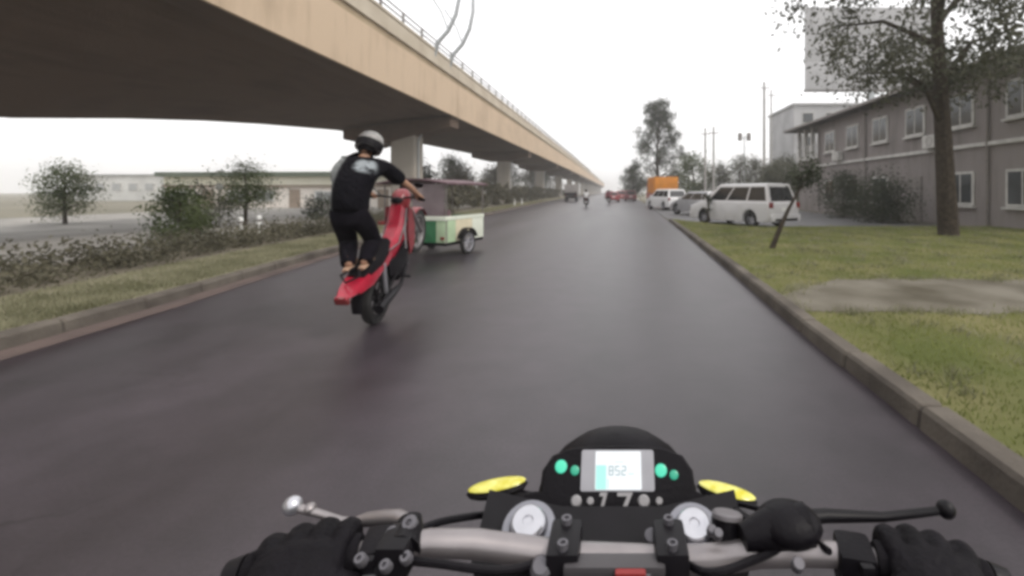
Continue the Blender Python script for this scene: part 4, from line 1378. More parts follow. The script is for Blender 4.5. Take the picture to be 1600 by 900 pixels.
# brake side: lever, master cylinder, reservoir
bl = [at(1195, 822, .485), at(1225, 812, .50), at(1290, 806, .51), at(1380, 808, .512), at(1450, 800, .51), at(1478, 796, .508)]
O(MB().tube(bl, [0.009, 0.009, 0.0075, 0.0052, 0.0048, 0.0045], 12, True, 0.9).ell(bl[-1], (0.0095,) * 3), "brake_lever", SATIN)
O(MB().tube([at(1160, 840, .485), at(1200, 828, .49), at(1262, 822, .49)], [0.012, 0.020, 0.022], 16).ell(at(1232, 818, .492), (0.034, 0.03, 0.019), 16, 10).tube([at(1180, 822, .50), at(1150, 800, .56), at(1080, 790, .60)], 0.006, 8), "master_cylinder", BLACK)
rs_ = O(MB().lathe([(0.015, -0.03), (0.017, 0.0), (0.017, 0.004)], at(1136, 816, .515), (0.1, 0.35, 0.95), 20), "brake_reservoir", BLACK)
O(MB().lathe([(0.0165, 0.0), (0.0165, 0.004), (0.014, 0.006)], at(1136, 809, .515), (0.1, 0.35, 0.95), 20), "reservoir_lid", mat("grey lid", (0.16, 0.15, 0.16), 0.5), rs_)
for px, py, d, r_ in ((1247, 882, .44, 0.006), (1122, 834, .48, 0.005), (1112, 828, .49, 0.005)):
    O(MB().lathe([(r_, -0.006), (r_, 0.002), (r_ * 0.8, 0.004)], at(px, py, d), (0, -0.6, 0.8), 12), "bolt", DULLB)
# triple clamp, fork tubes, caps
RK = Vector((0, -0.42, 0.907)).normalized()
fl, fr = at(826, 822, .53), at(1084, 826, .53)
O(MB().prism([(-0.15, -0.05), (-0.15, 0.03), (-0.06, 0.065), (0.05, 0.065), (0.15, 0.03), (0.15, -0.05), (0.06, -0.03), (-0.06, -0.03)], -0.017, 0.017,
             Matrix.Translation((fl + fr) / 2 - RK * 0.028) @ RK.to_track_quat('Z', 'Y').to_matrix().to_4x4() @ Matrix.Rotation(PI, 4, 'Z')), "triple_clamp", SATIN)
for c in (fl, fr):
    fk = O(MB().lathe([(0.0275, -0.60), (0.0275, -0.01)], c, RK, 22), "fork_tube", SATIN)
    cap = O(MB().lathe([(0.030, -0.012), (0.0305, -0.004), (0.029, 0.0), (0.0215, 0.0005), (0.021, -0.002), (0.0205, 0.004), (0.019, 0.006)], c, RK, 28), "fork_cap", mat("clear anodised", (0.26, 0.26, 0.29), 0.4, 0.7, var=0.05, scale=40), fk)
    O(MB().lathe([(0.0185, 0.0), (0.0185, 0.009), (0.0165, 0.011), (0.006, 0.011), (0.005, 0.009)], c, RK, 6 * 4), "adjuster", CHROME, fk)
    O(MB().lathe([(0.024, -0.82), (0.024, -0.58)], c, RK, 18), "fork_slider", CHROME, fk)
for s in (-1, 1):
    x = s * 0.055
    k = O(MB().box((x, 0.493, 1.068), (0.034, 0.055, 0.05), 0.008), "bar_clamp", SATIN)
    for dy in (-0.018, 0.018):
        O(MB().lathe([(0.0055, -0.004), (0.0055, 0.003), (0.003, 0.003), (0.003, 0.0)], (x, 0.493 + dy, 1.096), (0, 0, 1), 12), "bolt", DULLB, k)
for px, py in ((889, 837), (1018, 838)):
    O(MB().lathe([(0.0075, -0.006), (0.0075, 0.003), (0.005, 0.004)], at(px, py, .515), RK, 14), "bolt", mat("dull bolt", (0.25, 0.24, 0.27), 0.5, 0.6))
for pts, r_ in (([at(632, 842, .48), at(690, 815, .53), at(790, 800, .60), at(870, 790, .66)], 0.0042), ([at(600, 872, .46), at(680, 880, .45), at(800, 890, .46), at(880, 850, .52), at(900, 800, .62)], 0.0038),
                ([at(1238, 846, .48), at(1180, 874, .47), at(1100, 894, .46), at(1040, 850, .54)], 0.0038), ([at(1296, 862, .46), at(1200, 800, .56), at(1090, 775, .66)], 0.0034)):
    cv = [Vector(p_) for p_ in pts]
    sm_ = []
    for i in range(len(cv) - 1):
        p0, p1, p2, p3 = cv[max(i - 1, 0)], cv[i], cv[i + 1], cv[min(i + 2, len(cv) - 1)]
        for k in range(7):
            t = k / 7
            sm_.append(0.5 * ((2 * p1) + (p2 - p0) * t + (2 * p0 - 5 * p1 + 4 * p2 - p3) * t * t + (3 * p1 - p0 - 3 * p2 + p3) * t ** 3))
    sm_.append(cv[-1])
    O(MB().tube(sm_, r_, 8), "cable", BLACK)
# ignition and the two light strokes and marks on the cover
UPV = Vector((0, 0.55, 0.835)); NV = Vector((0, -0.835, 0.55))
DM = lambda c: Matrix(((1, 0, 0, c[0]), (0, UPV.y, NV.y, c[1]), (0, UPV.z, NV.z, c[2]), (0, 0, 0, 1)))
GREYMARK = mat("grey marking", (0.30, 0.29, 0.30), 0.5, var=0.1, scale=40)
cov = O(MB().prism([(-0.125, -0.02), (-0.13, 0.008), (-0.10, 0.019), (0.10, 0.019), (0.13, 0.006), (0.125, -0.02)], -0.04, 0.0, DM(at(962, 797, .572))), "lower_cover", BLACK)
for dx, pl in ((-0.012, [(-0.006, -0.012), (-0.002, -0.012), (0.005, 0.012), (-0.004, 0.012), (-0.005, 0.008), (0.0, 0.008)]), (0.012, [(-0.006, -0.014), (-0.001, -0.014), (0.012, 0.012), (-0.007, 0.012), (-0.007, 0.008), (0.005, 0.008)])):
    O(MB().prism(pl, 0.0005, 0.003, DM(at(962, 797, .572)) @ Matrix.Translation((-0.003, 0.006, 0)) @ Matrix.Translation((dx, 0, 0))), "emblem", GREYMARK, cov)
for px, w_ in ((900, 0.012), (922, 0.008), (1006, 0.013), (1030, 0.008)):
    O(MB().lathe([(w_ * 0.5, -0.002), (w_ * 0.55, 0.002), (w_ * 0.4, 0.004)], DM(at(962, 797, .572)) @ Vector(((px - 962) / 1290.0, 0.009, 0.0)), NV, 14), "cover_bolt", GREYMARK, cov)
O(MB().lathe([(0.017, -0.03), (0.017, 0.0), (0.013, 0.003)], at(962, 838, .535), RK, 20), "ignition", BLACK)
O(MB().box(at(960, 884, .47), (0.10, 0.02, 0.012), 0.004), "cable_guide", mat("dark bracket", (0.06, 0.055, 0.06), 0.5))
O(MB().box(at(985, 897, .46), (0.03, 0.012, 0.01), 0.003), "red_tag", mat("red tag plastic", (0.25, 0.02, 0.02), 0.5))
for px, py, d, r_ in ((845, 886, .47, .011), (868, 880, .475, .010), (1010, 893, .465, .008)):
    O(MB().lathe([(r_, -0.02), (r_, 0.0), (r_ * .7, 0.004)], at(px, py, d), (0, -0.5, 0.85), 12), "fitting", mat("dull alloy", (0.13, 0.125, 0.14), 0.5, 0.5))
# dashboard
dc = at(965, 735, .60)
def rrect(w_, h_, r_, n=5, top=None):
    out = []
    for cx, cy, a0 in ((w_ / 2 - r_, h_ / 2 - r_, 0), (-w_ / 2 + r_, h_ / 2 - r_, 90), (-w_ / 2 + r_, -h_ / 2 + r_, 180), (w_ / 2 - r_, -h_ / 2 + r_, 270)):
        for k in range(n):
            a = R(a0 + 90 * k / (n - 1))
            out.append((cx + r_ * math.cos(a), cy + r_ * math.sin(a)))
    return out
hous = [(0.098, -0.028), (0.096, 0.0), (0.084, 0.017), (0.062, 0.0245), (0.03, 0.0275), (0, 0.028), (-0.03, 0.0275), (-0.062, 0.0245), (-0.084, 0.017), (-0.096, 0.0), (-0.098, -0.028), (-0.05, -0.034), (0.05, -0.034)]
mb = MB()
DMX = DM(dc)
mb.loft([[DMX @ Vector((x * k, y * k, h)) for x, y in hous] for h, k in ((-0.030, 0.66), (-0.019, 0.94), (-0.006, 1.0), (-0.002, 0.985), (0.0, 0.96))])
dash = O(mb, "dashboard", BLACK)
BEZ = mat("pale grey display bezel", (0.33, 0.33, 0.36), 0.4, var=0.04, scale=30)
bz = O(MB().prism(rrect(0.092, 0.0455, 0.003), 0.0, 0.003, DMX), "bezel", BEZ, dash)
# lit screen: cyan left column, white field, dark figures
def screen_material():
    m = bpy.data.materials.new("lit display")
    m.use_nodes = True
    b = m.node_tree.nodes["Principled BSDF"]
    n, l = m.node_tree.nodes, m.node_tree.links
    tc = n.new("ShaderNodeTexCoord")
    nz = n.new("ShaderNodeTexNoise")
    nz.inputs["Scale"].default_value = 60
    l.new(tc.outputs["Object"], nz.inputs["Vector"])
    cr = n.new("ShaderNodeValToRGB")
    cr.color_ramp.elements[0].color = (0.88, 0.95, 1.0, 1)
    cr.color_ramp.elements[1].color = (1, 1, 1, 1)
    l.new(nz.outputs["Fac"], cr.inputs[0])
    l.new(cr.outputs[0], b.inputs["Emission Color"])
    b.inputs["Emission Strength"].default_value = 1.0
    b.inputs["Base Color"].default_value = (0.05, 0.05, 0.05, 1)
    b.inputs["Roughness"].default_value = 0.3
    return m
sx = 0.0008
scr = O(MB().prism(rrect(0.058, 0.042, 0.0015), 0.003, 0.0042, DMX @ Matrix.Translation((sx, 0, 0))), "screen", screen_material(), dash)
CY = mat("lit cyan field", (0.05, 0.05, 0.05), 0.3, emit=(0.45, 0.95, 0.88), estr=0.95)
O(MB().prism(rrect(0.013, 0.026, 0.001), 0.0045, 0.0049, DMX @ Matrix.Translation((sx - 0.0215, -0.0075, 0))), "cyan_field", CY, scr)
INK = mat("display figures", (0.05, 0.10, 0.11), 0.4, emit=(0.36, 0.46, 0.48), estr=0.85)
def seg(x, y, segs, s=1.0):
    w_, h_, t = 0.0048 * s, 0.0092 * s, 0.0011 * s
    P_ = {'a': (0, h_ / 2, w_, t), 'g': (0, 0, w_, t), 'd': (0, -h_ / 2, w_, t), 'f': (-w_ / 2, h_ / 4, t, h_ / 2), 'b': (w_ / 2, h_ / 4, t, h_ / 2), 'e': (-w_ / 2, -h_ / 4, t, h_ / 2), 'c': (w_ / 2, -h_ / 4, t, h_ / 2)}
    mb = MB()
    for k in segs:
        cx, cy, a, b = P_[k]
        mb.box((x + cx, y + cy, 0), (a + t * 0.2, b + t * 0.2, 0.0005))
    return mb
for x, sg in ((-0.009, 'abcdefg'), (-0.001, 'acdfg'), (0.007, 'abged')):
    q = seg(x + sx, -0.0005, sg)
    O(q.xf(DMX @ Matrix.Translation((0, 0, 0.0047))), "digit", INK, scr)
q = MB().box((0.017, -0.004, 0), (0.007, 0.0014, 0.0005)).box((-0.012, -0.0145, 0), (0.002, 0.010, 0.0005)).box((0.002, 0.009, 0), (0.012, 0.0009, 0.0005))
O(q.xf(DMX @ Matrix.Translation((0, 0, 0.0047))), "display_marks", mat("pale display figures", (0.2, 0.3, 0.3), 0.4, emit=(0.5, 0.68, 0.68), estr=0.9), scr)
GRN = mat("green indicator lamp", (0.02, 0.2, 0.12), 0.3, emit=(0.10, 0.78, 0.52), estr=0.8)
GRN2 = mat("dim green indicator lamp", (0.02, 0.2, 0.12), 0.3, emit=(0.04, 0.36, 0.24), estr=0.7)
for px, py, r_, m_ in ((876, 729, 0.0075, GRN), (898, 735, 0.0055, GRN2), (1033, 735, 0.0075, GRN), (1053, 742, 0.0055, GRN2)):
    c = at(px, py, .597)
    v = (c - dc)
    O(MB().lathe([(r_, -0.004), (r_, 0.0008), (r_ * 0.6, 0.002)], dc + Vector((v.x, 0, 0)) + UPV * (-(py - 735) / 1423.0) + NV * 0.0005, NV, 16), "indicator_lamp", m_, dash)
# headlight shell and turn signals
O(MB().ell((0, 0.70, 0.985), (0.12, 0.10, 0.11), 18, 12), "headlight_shell", BLACK)
YEL = mat("yellow indicator lens", (0.62, 0.56, 0.02), 0.25, col2=(0.80, 0.78, 0.20), scale=70, coat=0.5)
for px, py, s in ((777, 757, -1), (1136, 766, 1)):
    c = at(px, py, .70)
    ro = Matrix.Rotation(R(-4 if s < 0 else 9), 3, 'Y') @ Matrix.Rotation(R(-12 * s), 3, 'Z')
    t = O(MB().tube([(s * 0.09, 0.70, 0.985), c - Vector((s * 0.01, 0, 0.012))], [0.012, 0.009], 10).ell(c + Vector((0, 0.002, -0.0075)), (0.045, 0.02, 0.010), 14, 8, ro), "turn_signal", BLACK)
    O(MB().ell(c, (0.042, 0.016, 0.0044), 16, 10, ro), "lens", YEL, t)
# the rest of the machine, below and behind the camera's frame
wheel(own, (0, 0.93, 0.30), 0.30, 0.11, OM, (1, 0, 0), 5, hubr=0.74, name="front_wheel", rimm=SATIN)
wheel(own, (0, -0.45, 0.30), 0.30, 0.15, OM, (1, 0, 0), 5, hubr=0.74, name="rear_wheel", rimm=SATIN)
pf = [(0.93 + math.cos(a) * 0.33, 0.30 + math.sin(a) * 0.33) for a in np.linspace(R(0), R(140), 10)]
O(MB().loft([[Vector((-0.07, y, z - .02)), Vector((-0.05, y, z)), Vector((0.05, y, z)), Vector((0.07, y, z - .02))] for y, z in pf]), "front_fender", BLACK)
O(MB().ell((0, 0.22, 0.84), (0.15, 0.24, 0.10), 18, 12), "fuel_tank", BLACK)
O(MB().box((0, -0.25, 0.78), (0.24, 0.5, 0.09), 0.03), "seat", BLACKM)
O(MB().box((0, 0.25, 0.48), (0.26, 0.42, 0.36), 0.06), "engine", SATIN)
for s in (-1, 1):
    O(MB().tube([(s * 0.08, -0.45, 0.30), (s * 0.09, 0.05, 0.42)], 0.025, 8), "swingarm", SATIN)
O(MB().tube([(0, 0.50, 1.0), (0, 0.2, 0.72), (0, -0.1, 0.66), (0, -0.5, 0.80)], 0.03, 8), "frame", SATIN)

# gloved hands of the person riding it
me_root = empty("person", (0, 0.2, 0), label="black gloved hands and sleeves of the rider gripping the silver handlebar", cat="person")
GLOVE = mat("black glove leather", (0.005, 0.004, 0.006), 0.65, var=0.3, scale=25, bump=0.35, bscale=90, spec=0.15)
SLEEVE = mat("dark jacket sleeve", (0.014, 0.013, 0.017), 0.85, var=0.3, scale=18, bump=0.3, bscale=120)
for s in (-1, 1):
    a = Vector(bar[0] if s < 0 else bar[-1])
    b = Vector(bar[1] if s < 0 else bar[-2])
    d = (b - a).normalized()                                   # along the grip, inwards
    f0 = Vector((0, 0, 1)).cross(d).normalized()
    fwd = f0 if f0.y > 0 else -f0
    upz = Vector((0, 0, 1))
    cen = a + (b - a) * 0.68
    wrist = cen - fwd * 0.085 - upz * 0.010 + d * 0.004
    parts = []
    vs = [wrist, wrist + fwd * 0.03 + upz * 0.006, cen - fwd * 0.02 + upz * 0.012, cen + fwd * 0.006 + upz * 0.017]
    parts.append(skin(vs, [(0.034, 0.027), (0.038, 0.026), (0.044, 0.019), (0.044, 0.014)], [(0, 1), (1, 2), (2, 3)], 2))
    for k, ln in enumerate((0.92, 1.05, 1.0, 0.82)):
        o = d * (0.032 - k * 0.0215)
        base = cen + o + upz * (0.019 - 0.002 * abs(k - 1.2)) + fwd * 0.004
        pts = [base - fwd * 0.015, base + fwd * 0.014 * ln + upz * 0.002, base + fwd * 0.033 * ln - upz * 0.012, base + fwd * 0.036 * ln - upz * 0.032 * ln, base + fwd * 0.018 - upz * 0.044 * ln, base + fwd * 0.0 - upz * 0.045]
        parts.append(skin(pts, [0.0108, 0.0112, 0.0106, 0.0100, 0.0094, 0.0082], [(i, i + 1) for i in range(5)], 1))
    th = cen + d * 0.036
    pts = [wrist + d * 0.022 + fwd * 0.02, th - fwd * 0.036 + upz * 0.004, th - fwd * 0.024 - upz * 0.012 + d * 0.012, th - fwd * 0.004 - upz * 0.026 + d * 0.018]
    parts.append(skin(pts, [0.017, 0.0145, 0.0125, 0.0105], [(0, 1), (1, 2), (2, 3)], 1))
    g = set_mat(remesh(join_meshes(parts), 0.0028, 3), GLOVE)
    g.transform(Matrix.Translation((0, -0.2, 0)))
    go = link("glove", g, me_root)
    elbow = wrist - fwd * 0.25 - upz * 0.12 + Vector((s * 0.05, 0, 0))
    sl = skin([wrist - fwd * 0.012, wrist * 0.7 + elbow * 0.3, elbow, elbow - fwd * 0.12 + upz * 0.16 - Vector((s * 0.06, 0, 0))], [(0.041, 0.036), 0.048, 0.056, 0.062], [(0, 1), (1, 2), (2, 3)], 2)
    set_mat(sl, SLEEVE)
    sl.transform(Matrix.Translation((0, -0.2, 0)))
    link("sleeve", sl, me_root)

# ------------------------------------------------------------------ right side: trees, poles, house, billboard
tree("young_tree", "thin dark young tree leaning to the right on the grass", (3.63, 11.2, 0.11), 2.0, 1.45, 0.34, LEAF_DARK, 11, 14, 60, 0.045, 0.12, lean=(0.95, 0.15), trunk_r=0.055)
tree("young_tree", "upright dark sapling on the far tip of the grass beside the silver car", (4.02, 21.0, 0.06), 1.35, 0.55, 0.14, LEAF_DARK, 12, 8, 18, 0.05, 0.07, trunk_r=0.05)
tree("tall_tree", "tall sparse dark tree rising behind the orange truck", (6.1, 70, 0), 14.6, 2.2, 5.6, LEAF_DARK, 13, 96, 200, 0.13, 0.40, shape='cone', trunk_r=0.28)
tree("bushy_tree", "low dark round tree at the far end of the right side", (2.9, 88, 0), 5.6, 0.8, 2.4, LEAF_DARK, 14, 45, 70, 0.2, 0.55, cat="tree", trunk_r=0.16)
tree("bushy_tree", "olive green round tree to the right of the tall sparse tree", (10.4, 66, 0), 6.3, 0.8, 3.1, LEAF_MID, 15, 60, 150, 0.13, 0.55, trunk_r=0.18)
GT = "grey green trees behind the parking lot"
tx = [(13.2, 62), (15.6, 60), (17.6, 61), (19.6, 59), (21.4, 60), (23.4, 58), (17.0, 47), (14.8, 46)]
names = ["grey green tree just right of the olive tree behind the lot", "grey green tree behind the pair of slim poles", "grey green tree behind the roof of the silver car", "grey green tree below the twin lamp",
         "grey green tree at the foot of the tallest poles", "grey green tree nearest the grey house among the row", "low tree standing before the corner of the grey house", "dusty low tree behind the rear of the silver car"]
for i, (x, y) in enumerate(tx):
    tree("bushy_tree", names[i], (x, y, 0), 5.0 + (i * 37 % 10) * 0.09 if i < 6 else 3.4, 0.5, 1.7 if i < 6 else 1.3, LEAF_GREY, 20 + i, 42, 130, 0.11, 0.45, group=GT, trunk_r=0.13)
tree("shade_tree", "large tree at the right edge whose leaves hang into the top of the picture", (10.2, 14.6, 0.1), 12.5, 4.6, 4.4, LEAF_GREY, 40, 90, 190, 0.095, 0.40, trunk_r=0.24, lean=(-0.6, 0))
tree("dense_bush", "dark bush in front of the grey house wall by the lot", (12.9, 27, 0.0), 2.3, 0.15, 1.4, LEAF_DARK, 41, 44, 150, 0.06, 0.33, cat="bush", trunk_r=0.05)
tree("dense_bush", "second dark bush against the grey house, nearer the road camera", (12.6, 22.5, 0.0), 2.0, 0.15, 1.2, LEAF_DARK, 42, 44, 150, 0.06, 0.33, cat="bush", trunk_r=0.05)

POLEM = mat("weathered pole concrete", (0.36, 0.35, 0.34), 0.85, var=0.12, scale=3)
PG = "utility poles beyond the parking lot"
for px, Y, top, rr, lab in ((1194, 52, 128, 0.17, "thickest and tallest grey utility pole beyond the parked cars"), (1205, 56, 140, 0.11, "slimmer tall utility pole just right of the thickest one"),
                           (1102, 54, 200, 0.13, "left pole of the slim pair behind the grey hatchback"), (1115, 52, 198, 0.13, "right pole of the slim pair behind the grey hatchback")):
    b = at(px, 300, Y)
    tz = at(px, top, Y).z
    pr = empty("utility_pole", (b.x, Y, 0), label=lab, cat="utility pole", group=PG)
    MB().tube([(0, 0, -0.1), (0, 0, tz * 0.5), (0, 0, tz)], [rr, rr * 0.85, rr * 0.7], 12).build("shaft", POLEM, pr)
    MB().box((0, -rr, tz - 0.7), (1.1, 0.07, 0.08), 0.01).build("crossarm", RAILM, pr)
    for x in (-0.45, 0.0, 0.45):
        MB().lathe([(0.02, 0), (0.04, 0.05), (0.03, 0.10), (0.01, 0.13)], (x, -rr, tz - 0.66), (0, 0, 1), 8).build("insulator", WHITE, pr)
lp = empty("street_lamp", (at(1163, 300, 60).x, 60, 0), label="twin headed street lamp between the slim pole pair and the tallest poles", cat="street lamp")
tz = at(1163, 212, 60).z
MB().tube([(0, 0, 0), (0, 0, tz)], [0.09, 0.06], 10).build("pole", STEEL, lp)
for s in (-1, 1):
    MB().tube([(0, 0, tz - 0.4), (s * 0.45, 0, tz - 0.1)], 0.035, 8).build("arm", STEEL, lp)
    MB().box((s * 0.55, 0, tz - 0.15), (0.42, 0.5, 0.95), 0.08).build("lamp_head", RAILM, lp)

# grey house on the right
HWALL = streaked("grey house render", (0.25, 0.225, 0.22), (0.12, 0.11, 0.105), sc=(1, 1, 0.15), amt=0.7, fine=0.2)
HTRIM = mat("pale house trim", (0.50, 0.49, 0.47), 0.7, scale=3)
ROOFM = mat("dark roof sheets", (0.055, 0.050, 0.050), 0.6, var=0.2, scale=1.5)
HX0, HX1, HY0, HY1 = 14.6, 26.0, 15.0, 38.6
hs_ = empty("house", (HX0 + 5, (HY0 + HY1) / 2, 0), label="two storey grey house with dark eaves and a pale columned veranda", cat="house")
HM = Matrix.Translation((-(HX0 + 5), -(HY0 + HY1) / 2, 0))
H = lambda mb, n, m, par=None, sm=False: mb.build(n, m, par or hs_, sm, HM)
wl_ = H(MB().box(((HX0 + HX1) / 2, (HY0 + HY1 - 4) / 2, 3.2), (HX1 - HX0, HY1 - 4 - HY0, 6.4)), "wall", HWALL)
H(MB().box(((HX0 + HX1) / 2 + 0.1, HY1 - 2, 1.95), (HX1 - HX0 - 0.2, 3.96, 3.9)), "veranda_base", HWALL)
H(MB().box(((HX0 + HX1) / 2 + 0.05, HY1 - 1.99, 4.0), (HX1 - HX0 + 0.1, 4.1, 0.2), 0.02), "veranda_floor", HTRIM)
for y in (HY1 - 0.2, HY1 - 1.5, HY1 - 2.8):
    H(MB().box((HX0 + 0.15, y, 5.28), (0.26, 0.26, 2.35), 0.02).box((HX0 + 0.15, y, 6.38), (0.36, 0.36, 0.14), 0.02), "column", HTRIM)
for x in (HX0 + 2.5, HX0 + 5, HX0 + 8):
    H(MB().box((x, HY1 - 0.2, 5.28), (0.26, 0.26, 2.35), 0.02), "column", HTRIM)
rail = H(MB().box((HX0 + 0.12, HY1 - 1.9, 4.95), (0.06, 3.4, 0.06)), "balustrade", HTRIM)
for k in range(14):
    H(MB().box((HX0 + 0.12, HY1 - 3.5 + k * 0.245, 4.51), (0.035, 0.035, 0.82)), "baluster", HTRIM, rail)
ov = 0.75
ez, rz_ = 6.48, 8.9
xm = (HX0 + HX1) / 2
c4 = [Vector((HX0 - ov, HY0 - ov, ez)), Vector((HX1 + ov, HY0 - ov, ez)), Vector((HX1 + ov, HY1 + ov, ez)), Vector((HX0 - ov, HY1 + ov, ez))]
rd = [Vector((xm, HY0 + 5, rz_)), Vector((xm, HY1 - 5, rz_))]
mb = MB().add(c4 + rd + [v + Vector((0, 0, -0.16)) for v in c4], [(0, 1, 4), (1, 2, 5, 4), (2, 3, 5), (3, 0, 4, 5), (0, 1, 7, 6), (1, 2, 8, 7), (2, 3, 9, 8), (3, 0, 6, 9), (9, 8, 7, 6)])
rf = H(mb, "roof", ROOFM)
H(MB().box((HX0 - ov - 0.05, (HY0 + HY1) / 2, ez - 0.06), (0.10, HY1 - HY0 + 2 * ov, 0.16), 0.02), "eaves_gutter", RAILM, rf)
WG = mat("house window glass", (0.05, 0.055, 0.06), 0.1, spec=0.6, scale=2)
for zc in (1.6, 4.9):
    for k in range(6):
        y = HY0 + 2 + k * 3.1
        if zc < 2 and k == 2:
            d = H(MB().box((HX0 - 0.03, y, 1.1), (0.08, 1.0, 2.2), 0.01), "door", RAILM)
            H(MB().box((HX0 - 0.09, y + 0.38, 1.05), (0.05, 0.05, 0.12), 0.01), "handle", SILVER, d)
            continue
        f = H(MB().box((HX0 - 0.02, y, zc), (0.09, 1.5, 1.4), 0.01), "window", HTRIM)
        for s in (-1, 1):
            H(MB().box((HX0 - 0.058, y + s * 0.34, zc), (0.03, 0.60, 1.2)), "pane", WG, f)
        H(MB().box((HX0 - 0.08, y, zc - 0.76), (0.2, 1.65, 0.08), 0.01), "sill", HTRIM, f)
for y in (HY0 + 3.6, HY0 + 12.8, HY1 - 4.4):
    H(MB().tube([(HX0 - 0.09, y, 0.1), (HX0 - 0.09, y, 6.1), (HX0 - 0.6, y, 6.36)], 0.055, 8), "downpipe", RAILM)
for y, z in ((HY0 + 6.7, 3.75), (HY0 + 16, 3.78)):
    u = H(MB().box((HX0 - 0.22, y, z), (0.34, 0.85, 0.6), 0.03), "air_conditioner", HTRIM)
    H(MB().torus((HX0 - 0.40, y - 0.1, z), 0.2, 0.012, (1, 0, 0), 18, 6), "fan_guard", RAILM, u)
H(MB().box((HX0 - 0.05, (HY0 + HY1 - 4) / 2, 3.35), (0.12, HY1 - 4 - HY0, 0.16), 0.02), "string_course", HTRIM)
# pale block behind the house
ab = empty("apartment_block", (29, 66, 0), label="pale grey flat roofed block showing above the house roof", cat="building")
PG2 = mat("pale grey render", (0.42, 0.42, 0.43), 0.85, scale=0.5)
w0 = MB().box((0, 0, 6.3), (12.5, 10, 12.6)).build("wall", PG2, ab, False)
MB().box((0, 0, 12.75), (12.9, 10.4, 0.3), 0.03).build("parapet", PG2, ab, False)
for zc in (2, 5, 8, 11):
    for k in range(4):
        f = MB().box((-4.5 + k * 3, -5.02, zc), (1.5, 0.10, 1.4)).build("window", HTRIM, ab, False)
        MB().box((-4.5 + k * 3, -5.08, zc), (1.3, 0.05, 1.2)).build("pane", WG, f, False)
# billboard
bb = empty("billboard", (33.5, 62, 0), label="blank weathered grey billboard high on a steel mast at the right", cat="billboard")
BBM = mat("weathered billboard sheet", (0.40, 0.40, 0.41), 0.8, var=0.08, scale=0.4)
MB().tube([(0, 0.6, 0), (0, 0.6, 15)], [0.55, 0.45], 14).build("mast", STEEL, bb)
for k in range(5):
    for j in range(3):
        MB().box((-7.2 + k * 3.6, 0, 16.6 + j * 3.6), (3.56, 0.12, 3.56), 0.01).build("panel", BBM, bb)
MB().box((0, 0.25, 14.75), (18, 0.3, 0.25)).box((0, 0.25, 20.2), (18, 0.3, 0.2)).box((0, 0.25, 25.4), (18, 0.3, 0.2)).build("frame", RAILM, bb)

# ------------------------------------------------------------------ left side: planting, trees, low buildings
hp = [(xl(y) - 2.6, y) for y in (2, 5, 8, 12, 16, 20, 25, 30)]
hedge("hedge", "low dull green hedge along the median behind the left kerb strip", hp, 0.44, 0.75, LEAF_BROWN, 51, 260, 0.045)
hp2 = [(xl(y) - 3.4, y) for y in (30, 40, 52, 66, 84, 110, 150, 210)]
hedge("hedge", "taller dark hedge farther along beneath the viaduct", hp2, 2.1, 1.3, LEAF_BROWN, 52, 55, 0.15)
tree("dense_bush", "deep green bush at the left just behind the low hedge", (-11.1, 12.0, 0.05), 1.5, 0.1, 0.55, LEAF_MID, 53, 44, 110, 0.04, 0.16, cat="bush", trunk_r=0.03)
tree("small_tree", "small pale green tree with a visible trunk before the cream building", (-15.9, 20.2, 0.03), 2.45, 0.75, 1.25, LEAF_MID, 54, 46, 110, 0.05, 0.24, trunk_r=0.07)
tree("dense_bush", "hazy grey green bush between the deep green bush and the small tree", (-16.6, 18.8, 0.03), 1.5, 0.1, 0.9, LEAF_GREY, 55, 30, 60, 0.07, 0.22, cat="bush", trunk_r=0.03)
tree("dense_bush", "dark bush before the cream building beside the rider", (-15.3, 24.5, 0.03), 1.15, 0.1, 0.9, LEAF_DARK, 56, 30, 60, 0.07, 0.22, cat="bush", trunk_r=0.03)
LX = [(-24.5, 21, 2.4, "leafy green tree at the extreme left beyond the paving")]
for i, (x, y, h, lab) in enumerate(LX):
    tree("small_tree", lab, (x, y, 0.03), h, 0.5, h * 0.42, LEAF_MID if i != 1 else LEAF_GREY, 60 + i, 50, 120, 0.05, 0.26, trunk_r=0.07)
UT = "trees on the far side of the viaduct"
for i, (x, y, h, r_) in enumerate([(-19.5, 46, 3.8, 2.2), (-17.5, 53, 3.6, 2.0), (-21, 60, 5.2, 2.6), (-18.5, 72, 5.0, 2.6), (-19.5, 84, 6.0, 3.0), (-18.0, 100, 6.2, 3.0), (-20, 118, 6.6, 3.4), (-20, 140, 7, 4)]):
    tree("bushy_tree", ["low dark tree seen just right of the first pier", "low tree behind the tricycle canopy", "olive tree between the first and second pier", "dull green tree beside the second pier", "tree just beyond the second pier",
                        "tree near the third pier", "hazy tree past the third pier", "farthest dim tree under the viaduct"][i], (x, y, 0), h, 0.4, r_, LEAF_BROWN if i % 2 else LEAF_DARK, 70 + i, 46, 130, 0.13, 0.55, group=UT, trunk_r=0.15)
# white marker posts on the median
for x, y, lab in ((-10.35, 13.0, "white marker post in the low hedge, nearest of the two there"), (-10.6, 14.0, "white marker post in the low hedge, farther of the two there"),
                  (xl(46) - 0.8, 46, "white marker post on the far median strip, left of the pair"), (xl(50) - 0.7, 50, "white marker post on the far median strip, right of the pair")):
    r0 = empty("marker_post", (x, y, 0.1), label=lab, cat="post", group="white marker posts on the median")
    MB().tube([(0, 0, 0), (0, 0, 0.62), (0, 0, 0.66)], [0.07, 0.065, 0.03], 12).build("post", WHITE, r0)
    MB().lathe([(0.0675, 0.48), (0.0672, 0.55)], (0, 0, 0), (0, 0, 1), 12, False).build("band", RAILM, r0)
